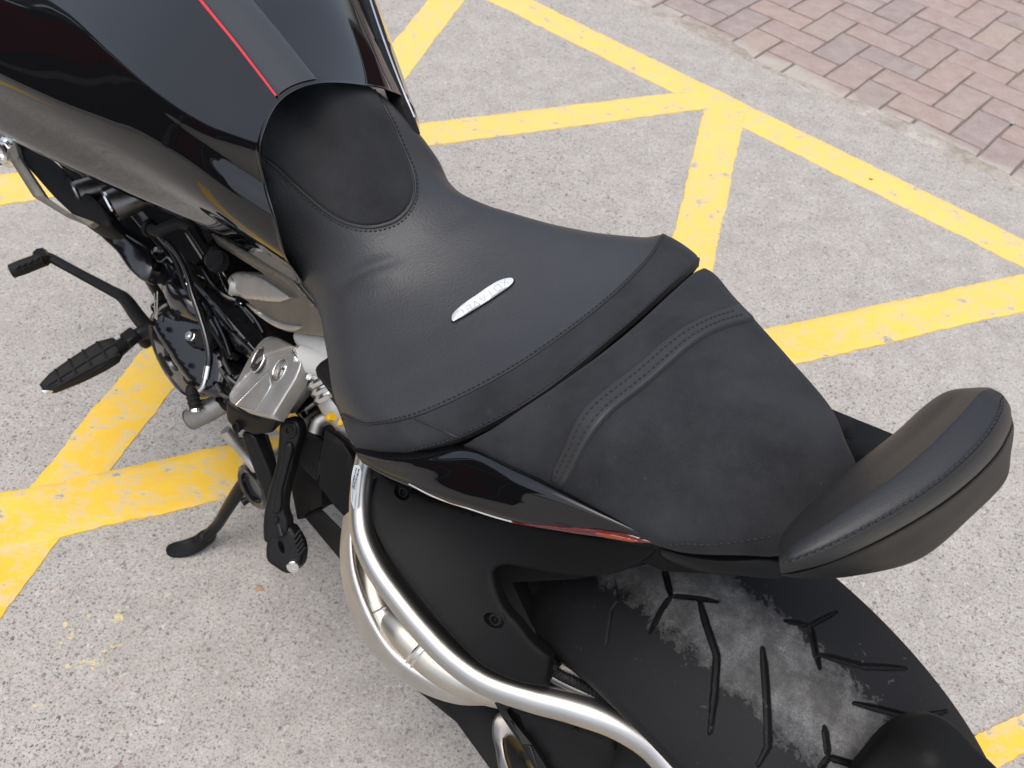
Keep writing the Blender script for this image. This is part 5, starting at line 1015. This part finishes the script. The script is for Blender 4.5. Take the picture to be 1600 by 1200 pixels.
# ---- silver foot-peg hanger
hang = sheet('footpeg_hanger', [(0.7635,0.2158,0.4717), (0.7561,0.1772,0.5001), (0.7470,0.1504,0.5208), (0.7348,0.1385,0.5321), (0.7156,0.1260,0.5455), (0.6970,0.1253,0.5507), (0.6840,0.1301,0.5508), (0.6757,0.1441,0.5433), (0.6724,0.1684,0.5275), (0.6693,0.1938,0.5109), (0.7112,0.2076,0.4907)], SILVER_R, bike, res=.0035, th=.017, er=.0022, sharp=(0, 9, 10), holes=[[(0.6973,0.1487,0.5347), (0.6961,0.1526,0.5322), (0.6962,0.1565,0.5295), (0.6976,0.1598,0.5269), (0.7000,0.1622,0.5247), (0.7033,0.1636,0.5229), (0.7070,0.1637,0.5219), (0.7110,0.1625,0.5216), (0.7148,0.1602,0.5223), (0.7181,0.1570,0.5236), (0.7204,0.1531,0.5257), (0.7216,0.1491,0.5282), (0.7214,0.1452,0.5309), (0.7201,0.1418,0.5335), (0.7176,0.1394,0.5358), (0.7142,0.1381,0.5376), (0.7105,0.1381,0.5385), (0.7065,0.1393,0.5387), (0.7027,0.1416,0.5381), (0.6995,0.1449,0.5367)]])  
SH = o_surf[hang.name]
rimp = [(0.6985,0.1489,0.5342), (0.6973,0.1527,0.5319), (0.6974,0.1563,0.5294), (0.6985,0.1594,0.5270), (0.7006,0.1617,0.5249), (0.7035,0.1630,0.5233), (0.7069,0.1630,0.5223), (0.7106,0.1619,0.5222), (0.7141,0.1597,0.5228), (0.7170,0.1566,0.5242), (0.7192,0.1529,0.5262), (0.7203,0.1490,0.5285), (0.7202,0.1454,0.5311), (0.7191,0.1423,0.5335), (0.7170,0.1400,0.5356), (0.7140,0.1388,0.5372), (0.7106,0.1387,0.5381), (0.7069,0.1399,0.5382), (0.7035,0.1421,0.5376), (0.7006,0.1453,0.5362)]  
rq = [tuple(on(SH, p, .0002)) for p in rimp]; tube('slot_rim', rq+[rq[0]], .0011, BRIGHT, hang, seg=8, n=3)
sheet('slot_wall', [tuple(on(SH, p, -.009)) for p in rimp], BRIGHT, hang, res=.004, th=.002, er=.0015, n=2)
lathe('slot_bolt', on(SH, (0.7114,0.1455,0.5332), -.009), SH.n, [(.0055, 0), (.0055, .005), (.0035, .005), (.003, .002), (0, .002)], CHROME, hang, 20)  
rcp = ((0.7411,0.2119,0.4801), (0.7238,0.1593,0.5206), (0.7043,0.1670,0.5203), (0.7016,0.1748,0.5156), (0.7013,0.2012,0.4976))  
sheet('hanger_recess', [tuple(on(SH, p, .0008)) for p in rcp], SILVER_R, hang, res=.005, th=.003, er=.0004, n=2, round_=False)
rq = [tuple(on(SH, p, .0012)) for p in rcp]; tube('recess_edge', rq+[rq[0]], .0009, BRIGHT, hang, seg=8, smooth=False)
hang2 = sheet('footpeg_hanger_arm', [(0.7585,0.2123,0.4821), (0.7653,0.1890,0.4936), (0.7732,0.1652,0.5051), (0.7752,0.1447,0.5172), (0.7705,0.1354,0.5252), (0.7591,0.1303,0.5337), (0.7033,0.1263,0.5621), (0.7245,0.1395,0.5439), (0.7426,0.1520,0.5276), (0.7508,0.1780,0.5073)], SILVER_R, bike, res=.0035, th=.022, er=.002, sharp=(0, 6))  
SH2 = o_surf[hang2.name]
rimq = [(0.7417,0.1591,0.5235), (0.7401,0.1634,0.5216), (0.7396,0.1673,0.5193), (0.7404,0.1705,0.5169), (0.7423,0.1728,0.5146), (0.7450,0.1738,0.5127), (0.7486,0.1735,0.5112), (0.7525,0.1718,0.5105), (0.7563,0.1690,0.5105), (0.7598,0.1653,0.5112), (0.7622,0.1611,0.5127), (0.7639,0.1568,0.5147), (0.7644,0.1528,0.5170), (0.7635,0.1496,0.5194), (0.7616,0.1474,0.5217), (0.7588,0.1464,0.5236), (0.7552,0.1468,0.5251), (0.7513,0.1485,0.5258), (0.7475,0.1513,0.5258), (0.7441,0.1550,0.5250)]  
rq = [tuple(on(SH2, p, .0004)) for p in rimq]; tube('slot_rim', rq+[rq[0]], .0010, BRIGHT, hang2, seg=8, n=3)
sheet('slot_wall', [tuple(on(SH2, p, .0006)) for p in rimq], TRUMPET, hang2, res=.004, th=.002, er=.0012, n=2)
for (a, b, r0_, mm, nm) in (((0.7012,0.1309,0.5350), (0.6987,0.1136,0.5350), .0185, BRIGHT, 'spacer'), ((0.6992,0.1171,0.5350), (.62, .09, .553), .0205, PALE, 'pivot_boss')):
    tube(nm, [a, b], r0_, mm, bike, seg=36)
    if nm == 'spacer':
        for t in (.15, .5, .85): ringon('spacer_ring', np.array(a)*(1-t)+np.array(b)*t, np.array(b)-np.array(a), r0_, .001, CHROME, bike.children[-1])
sheet('pale_frame_casting', [(0.7280,0.1147,0.5535), (0.7031,0.1041,0.5656), (0.6759,0.0954,0.5753), (0.6604,0.1053,0.5637), (0.6505,0.1203,0.5462), (0.6554,0.1289,0.5363), (0.6665,0.1317,0.5331), (0.6778,0.1233,0.5429), (0.7016,0.1195,0.5477), (0.7185,0.1198,0.5476)], PALE, bike, res=.005, th=.03, er=.006)  
lathe('small_screw', (0.6686,0.1314,0.5360), (0,.4,1), [(.004,-.003),(.004,.002),(.002,.002),(0,.001)], CHROME, bike, 16)
tube('hanger_tube', [(0.7080,0.1619,0.4700), (0.7001,0.1263,0.5000)], .018, CASTGREY, bike, seg=28)
# shock absorber: silver collar and yellow spring
sh = tube('shock_body', [(0.6586,0.1143,0.5300), (0.6279,0.1224,0.5100), (0.5862,0.0973,0.4500)], .022, SILVER_R, bike, seg=32)
for k in range(3): ringon('shock_collar', (0.6472,0.1185,0.5400) if k == 0 else ((0.6387,0.1209,0.5350) if k == 1 else (0.6316,0.1233,0.5300)), np.array((0.6279,0.1224,0.5100))-np.array((0.6586,0.1143,0.5300)), .0225, .0035, BRIGHT, sh)
sp_ = []
for i in range(120):
    t = i/119; c0 = np.array((0.6281,0.1216,0.5200))*(1-t)+np.array((0.5702,0.0707,0.4400))*t; an = i*.42; _, aa, bb = frame(np.array((0.5702,0.0707,0.4400))-np.array((0.6281,0.1216,0.5200))); sp_.append(c0+.023*(math.cos(an)*aa+math.sin(an)*bb))
tube('shock_spring', sp_, .0052, YELLOW, bike, seg=10, smooth=False)
# black cap under the silver hanger, footpeg bracket, passenger peg
sheet('hanger_end_cap', [(0.7582,0.2181,0.4767), (0.7393,0.2116,0.4701), (0.7152,0.2005,0.4705), (0.6909,0.1845,0.4849), (0.6857,0.1827,0.4831), (0.6904,0.1914,0.4636), (0.6945,0.1976,0.4507), (0.7176,0.2131,0.4362), (0.7367,0.2215,0.4372), (0.7550,0.2287,0.4408)], SATIN, bike, res=.005, th=.03, er=.004, sharp=(0,2,3,6,7))  
lathe('cap_hole', (0.7373,0.2249,0.4460), (-.1,.8,.5), [(.0075,-.002),(.0075,.001),(.0055,.001),(.005,-.008),(0,-.008)], PLASTIC_D, bike, 20)
sheet('peg_bracket', [(0.7376,0.2215,0.4300), (0.7204,0.2136,0.4320), (0.7088,0.2159,0.4200), (0.6812,0.2239,0.3900), (0.6593,0.2389,0.3600), (0.6601,0.2499,0.3550), (0.6874,0.2422,0.3700), (0.7150,0.2334,0.4000)], SATIN, bike, res=.008, th=.015, er=.003)
sheet('silver_web', [(0.7326,0.2078,0.4150), (0.7239,0.2013,0.4150), (0.7005,0.2117,0.3900), (0.6897,0.2202,0.3750), (0.6933,0.2259,0.3720), (0.7171,0.2168,0.3920)], CHROME, bike, res=.01, th=.01, er=.001, round_=False).data.materials[0] = SILVER
pb = sheet('passenger_peg_arm', [(0.6871,0.1835,0.4679), (0.6844,0.1749,0.4738), (0.6760,0.1684,0.4750), (0.6659,0.1676,0.4707), (0.6591,0.1734,0.4624), (0.6541,0.1888,0.4471), (0.6470,0.2025,0.4322), (0.6384,0.2231,0.4108), (0.6258,0.2403,0.3902), (0.6161,0.2439,0.3823), (0.6090,0.2540,0.3704), (0.6141,0.2669,0.3622), (0.6240,0.2800,0.3561), (0.6415,0.2667,0.3759), (0.6537,0.2447,0.4003), (0.6658,0.2150,0.4311), (0.6776,0.1974,0.4517)], SATIN, bike, res=.005, th=.014, er=.004)  
SPB = o_surf[pb.name]
lathe('arm_bolt', on(SPB, (0.6723,0.1786,0.4647), .001), SPB.n, [(.0105, -.004), (.0105, .001), (.009, .0022), (.0065, .0022), (.006, .0035), (.0035, .0035), (.003, .001), (0, .001)], SATIN, pb, 28)  
lathe('arm_bolt', on(SPB, (0.6280,0.2522,0.3814), .001), SPB.n, [(.004, -.004), (.004, .002), (.003, .003), (0, .003)], SATIN, pb, 16)  
sheet('arm_rib', [tuple(on(SPB, p, .0055)) for p in ((0.6669,0.1881,0.4541), (0.6608,0.1843,0.4542), (0.6490,0.2043,0.4317), (0.6404,0.2248,0.4103), (0.6291,0.2432,0.3893), (0.6358,0.2492,0.3877), (0.6478,0.2313,0.4085), (0.6572,0.2098,0.4311))], SATIN, pb, res=.006, th=.010, er=.003)  
pg = sheet('passenger_footpeg', [(0.6169,0.2856,0.3523), (0.6240,0.2741,0.3626), (0.6208,0.2558,0.3717), (0.6127,0.2447,0.3740), (0.6038,0.2438,0.3698), (0.5884,0.2468,0.3602), (0.5784,0.2552,0.3502), (0.5738,0.2655,0.3418), (0.5802,0.2806,0.3363), (0.5951,0.2876,0.3399), (0.6091,0.2908,0.3453)], SATIN, bike, res=.005, th=.018, er=.005,  
    holes=[[(0.5997,0.2672,0.3640), (0.5968,0.2693,0.3640), (0.5944,0.2714,0.3640), (0.5927,0.2734,0.3640), (0.5920,0.2751,0.3640), (0.5923,0.2762,0.3640), (0.5936,0.2768,0.3640), (0.5957,0.2766,0.3640), (0.5984,0.2759,0.3640), (0.6015,0.2745,0.3640), (0.6047,0.2727,0.3640), (0.6077,0.2706,0.3640), (0.6101,0.2684,0.3640), (0.6118,0.2664,0.3640), (0.6125,0.2647,0.3640), (0.6122,0.2636,0.3640), (0.6110,0.2630,0.3640), (0.6088,0.2632,0.3640), (0.6061,0.2640,0.3640), (0.6029,0.2653,0.3640)]])
SPG = o_surf[pg.name]
for k in range(5):
    u = (0.5967,0.2472,0.3740) if k == 0 else ((0.5914,0.2493,0.3720) if k == 1 else ((0.5861,0.2513,0.3700) if k == 2 else ((0.5814,0.2540,0.3680) if k == 3 else (0.5768,0.2566,0.3660))))
    block('grip_tooth', on(SPG, u, .003), (.3, -1, .1), (.014, .0032, .006), RUBBER, pg, .001)
lathe('peg_screw', on(SPG, (0.5786,0.2696,0.3440), .0015), SPG.n+np.array([-.6, .3, 0]), [(.0085, -.005), (.0085, .0005), (.0075, .0018), (.003, .0018), (.0025, .0005), (0, .0005)], BRASS, pg, 24).data.materials[0] = BRIGHT
tube('peg_pin', [(0.6349,0.2488,0.3780), (0.6109,0.2583,0.3680)], .005, SATIN, bike, seg=14)
# heel guard panel, ribbed belt strip, grey mount
sheet('heel_panel', [(0.6252,0.1521,0.4900), (0.6088,0.1481,0.4900), (0.5942,0.1454,0.4880), (0.5802,0.1467,0.4840), (0.5684,0.1498,0.4780), (0.5505,0.1684,0.4520), (0.5301,0.1920,0.4250), (0.5665,0.1942,0.4300), (0.5961,0.1935,0.4400), (0.6082,0.1759,0.4650)], PLASTIC, bike, res=.008, th=.008, er=.002, round_=False)
rb = sheet('ribbed_guard', [(0.6818,0.1709,0.4400), (0.6677,0.1596,0.4500), (0.6377,0.1546,0.4520), (0.6217,0.1732,0.4300), (0.6191,0.1878,0.4150), (0.6433,0.1904,0.4150), (0.6661,0.1898,0.4200)], PLASTIC_D, bike, res=.01, th=.006, er=.001, round_=False)
SR = o_surf[rb.name]
for k in range(16):
    t = k/15; a = np.array((0.6773,0.1719,0.4400))*(1-t)+np.array((0.6556,0.1898,0.4200))*t; b = np.array((0.6388,0.1558,0.4520))*(1-t)+np.array((0.6211,0.1844,0.4150))*t
    tube('rib', [on(SR, a, .0006), on(SR, b, .0006)], .0009, SATIN, rb, seg=6, smooth=False)
mt_ = tube('rubber_mount', [(0.6436,0.1584,0.4700), (0.6475,0.1479,0.4780), (0.6440,0.1362,0.4800), (0.6353,0.1291,0.4780), (0.6268,0.1291,0.4700)], .0085, TRUMPET, bike, seg=20); mt_.data.materials[0] = CASTGREY
sheet('lower_frame_plate', [(0.7242,0.1865,0.3700), (0.6396,0.1774,0.3800), (0.6198,0.1960,0.3600), (0.6356,0.2114,0.3400), (0.6425,0.2282,0.3300), (0.6789,0.2091,0.3500)], PLASTIC_D, bike, res=.01, th=.02, er=.003, round_=False)
# drive-side round cover, black ring and stand
rc_c = np.array((0.7874,0.2376,0.2400)); rax = np.array([-.1, 1, .35]); rax /= np.linalg.norm(rax)
lathe('pivot_housing', rc_c-rax*.05, rax, [(.036, -.03), (.036, .035), (.033, .040), (.030, .040)], SILVER_R, bike, 40)
lathe('pivot_ring', rc_c-rax*.008, rax, [(.036, -.006), (.038, 0), (.037, .008), (.032, .011), (.026, .009), (.025, .003), (.018, .001), (0, .001)], GLOSS_ENG, bike, 40)
for p in ((0.8276,0.2175,0.3000), (0.8220,0.2182,0.2950), (0.8352,0.2189,0.3050)): bolt(bike, p, (0,.8,.5), .0065, CHROME, .006, 'stand_bolt')
tube('side_plate', [(0.8270,0.2256,0.3400), (0.8163,0.2240,0.3200), (0.8054,0.2201,0.2900), (0.7868,0.2192,0.2700)], .008, CHROME if False else SILVER_R, bike, seg=14)
st = tube('side_stand', [(0.8179,0.2209,0.2200), (0.8274,0.2350,0.2050), (0.8352,0.2561,0.1800), (0.8471,0.2839,0.1400), (0.8584,0.3063,0.1050), (0.8649,0.3279,0.0880)], [.013,.014,.0135,.012,.011,.0105], SATIN, bike, seg=18, flat=.75)
ft = sheet('stand_foot', [(0.9012,0.3900,0.0720), (0.9018,0.3833,0.0760), (0.8870,0.3610,0.0840), (0.8792,0.3436,0.0880), (0.8726,0.3253,0.0960), (0.8597,0.3150,0.0920), (0.8548,0.3246,0.0800), (0.8566,0.3426,0.0740), (0.8626,0.3625,0.0690), (0.8821,0.3885,0.0660), (0.8920,0.3934,0.0670)], SATIN, st, res=.006, th=.008, er=.003, ctrl=[(0.8618,0.3358,0.0940)])
tube('stand_spring', [(0.8091,0.2591,0.1900), (0.8074,0.2440,0.1900), (0.7947,0.2368,0.1900)], .006, SATIN, bike, seg=12)
# gear shift lever and rider peg
sl_ = tube('shift_lever', [(1.3079,0.2762,0.3720), (1.2973,0.2685,0.3700), (1.2446,0.2495,0.3620), (1.1759,0.2243,0.3520), (1.1551,0.2176,0.3500), (1.1139,0.2183,0.3450), (1.0625,0.2179,0.3350)], [.0085,.0085,.0085,.0095,.0105,.0115,.0125], SATIN, bike, seg=8, sharp=(1, 3), flat=.7)
toe = tube('shift_pedal', [(1.3093,0.3285,0.3720), (1.3042,0.3104,0.3730), (1.2956,0.2784,0.3740)], [.0115, .0125, .0115], RUBBER, bike, seg=20)
tube('pedal_stub', [(1.3126,0.2776,0.3740), (1.2925,0.2786,0.3720)], .012, SATIN, toe, seg=8)
for k in range(4):
    for j in (0, 1):
        t = .15+k*.22; a = np.array((1.3008,0.3237,0.3840))*(1-t)+np.array((1.2889,0.2777,0.3860))*t; b = np.array((1.2866,0.3275,0.3800))*(1-t)+np.array((1.2790,0.2809,0.3840))*t
        c_ = a*(1-(.25+.45*j))+b*(.25+.45*j); d_ = (np.array((1.2895,0.2782,0.3800))-np.array((1.3017,0.3253,0.3800))); d_ /= np.linalg.norm(d_); e_ = b-a; e_ /= np.linalg.norm(e_)
        block('grip_bar', c_, d_*.8-e_*.5, (.010, .0022, .002), PLASTIC_D, toe, .0006)
peg = sheet('footpeg', [(1.0916,0.3927,0.3433), (1.0964,0.3710,0.3475), (1.0965,0.3321,0.3523), (1.0940,0.2911,0.3565), (1.0845,0.2679,0.3562), (1.0638,0.2659,0.3498), (1.0542,0.2839,0.3445), (1.0563,0.3084,0.3422), (1.0633,0.3451,0.3400), (1.0735,0.3824,0.3388), (1.0808,0.3930,0.3398)], RUBBER, bike, res=.0045, th=.016, er=.003, dome=.003, n=3, sharp=(0,1,3,4,5,6,9,10))  
SG = o_surf[peg.name]
for a, b in (((1.0779,0.3852,0.3500), (1.0713,0.2707,0.3550)), ((1.0699,0.3821,0.3470), (1.0543,0.2763,0.3520))): tube('peg_rib', onl(SG, [a, tuple((np.array(a)+np.array(b))/2), b], .0006)[0], .0022, RUBBER, peg, seg=8, smooth=False)
for a, b in (((1.0934,0.3618,0.3500), (1.0705,0.3667,0.3400)), ((1.0958,0.3377,0.3500), (1.0665,0.3415,0.3400)), ((1.0970,0.3139,0.3500), (1.0619,0.3173,0.3400)), ((1.0918,0.2907,0.3550), (1.0560,0.2934,0.3450))): tube('peg_rib', onl(SG, [a, tuple((np.array(a)+np.array(b))/2), b], .0008)[0], .0021, RUBBER, peg, seg=8, smooth=False)
lathe('peg_end_plug', (1.0844,0.3901,0.3300), (.1, 1, -.3), [(.007, -.008), (.007, .002), (.004, .003), (0, .003)], BRIGHT, peg, 20)
tube('peg_mount', [(1.0682,0.2723,0.3450), (1.0711,0.2480,0.3450), (1.0710,0.2294,0.3450), (1.0557,0.2043,0.3500)], [.013, .0105, .011, .014], SATIN, bike, seg=10)
block('peg_clevis', (1.0682,0.2476,0.3520), np.array((1.0745,0.2275,0.3450))-np.array((1.0682,0.2723,0.3450)), (.022, .024, .016), SATIN, bike, .003)
block('lever_shaft', (1.0813,0.2166,0.3250), (0,1,0), (.05, .03, .03), SATIN, bike, .008)

# ------------------------------------------------------------------ unseen walls and banners added to shape dark and maroon reflections in the lacquer
def panel_wall(name, label, p, q, h, col, post, n, banner=None):
    """row of framed panels on posts"""
    p = Vector(p); q = Vector(q); d = (q-p)/n; e = bpy.data.objects.new(name, None); C.objects.link(e); e.location = (p.x, p.y, 0); tag(e, label, name.replace('_', ' '))
    u = d.normalized(); nn = Vector((-u.y, u.x)); m1 = mat(name+'_panel', col, .75); m2 = mat(name+'_post', post, .6)
    def bx(nm, a, b, t, z0, z1, m_):
        vs = [((a if i == 0 else b)+nn*t*j/2-p) for i in (0, 1) for j in (-1, 1)]; vs = [(v.x, v.y, z) for v in vs for z in (z0, z1)]
        return mk(nm, vs, [(0,1,3,2),(4,6,7,5),(0,4,5,1),(2,3,7,6),(0,2,6,4),(1,5,7,3)], m_, e, smooth=False)
    for k in range(n):
        a = p+d*k; b = p+d*(k+1); bx('panel', a+u*.06, b-u*.06, .05, .1, h-.08, m1); bx('post', a-u*.05, a+u*.05, .12, 0, h, m2)
    bx('top_rail', p, q, .14, h, h+.1, m2)
    if banner:
        mb = mat('maroon_banner_cloth', banner, .7)
        for k in range(1, n, 2): bx('banner', p+d*(k+.2), p+d*(k+.8), .16, h*.3, h*.95, mb)
    return e
panel_wall('left_reflection_wall', 'unseen dark panelled wall added left of the motorcycle to darken the tank reflections', (-5.2, -3), (-5.6, 7), 2.7, (.030,.031,.034), (.12,.12,.12), 7, (.10,.008,.012))
panel_wall('front_reflection_wall', 'unseen dark panelled wall added beyond the front of the motorcycle for dark tank reflections', (-5.4, 8.0), (1.0, 10.5), 2.3, (.035,.036,.04), (.2,.2,.2), 5, (.12,.01,.015))
panel_wall('banner_reflection_fence', 'unseen fence with maroon banners added beyond the brick paving for the tank reflections', (2.0, 10.2), (8.5, 6.5), 2.4, (.05,.012,.016), (.15,.15,.15), 6, (.16,.012,.018))
pebble((-0.3686,0.7313,0.0000), .0075, (.40,.26,.18), 'small orange pebble lying on the concrete below the folded passenger peg')
pebble((0.8644,2.0768,0.0000), .008, (.10,.10,.09), 'dark flat stone chip stuck on the yellow line near the bricks')
pebble((1.3356,2.4394,0.0000), .009, (.30,.32,.33), 'grey stone in a joint of the brick paving')
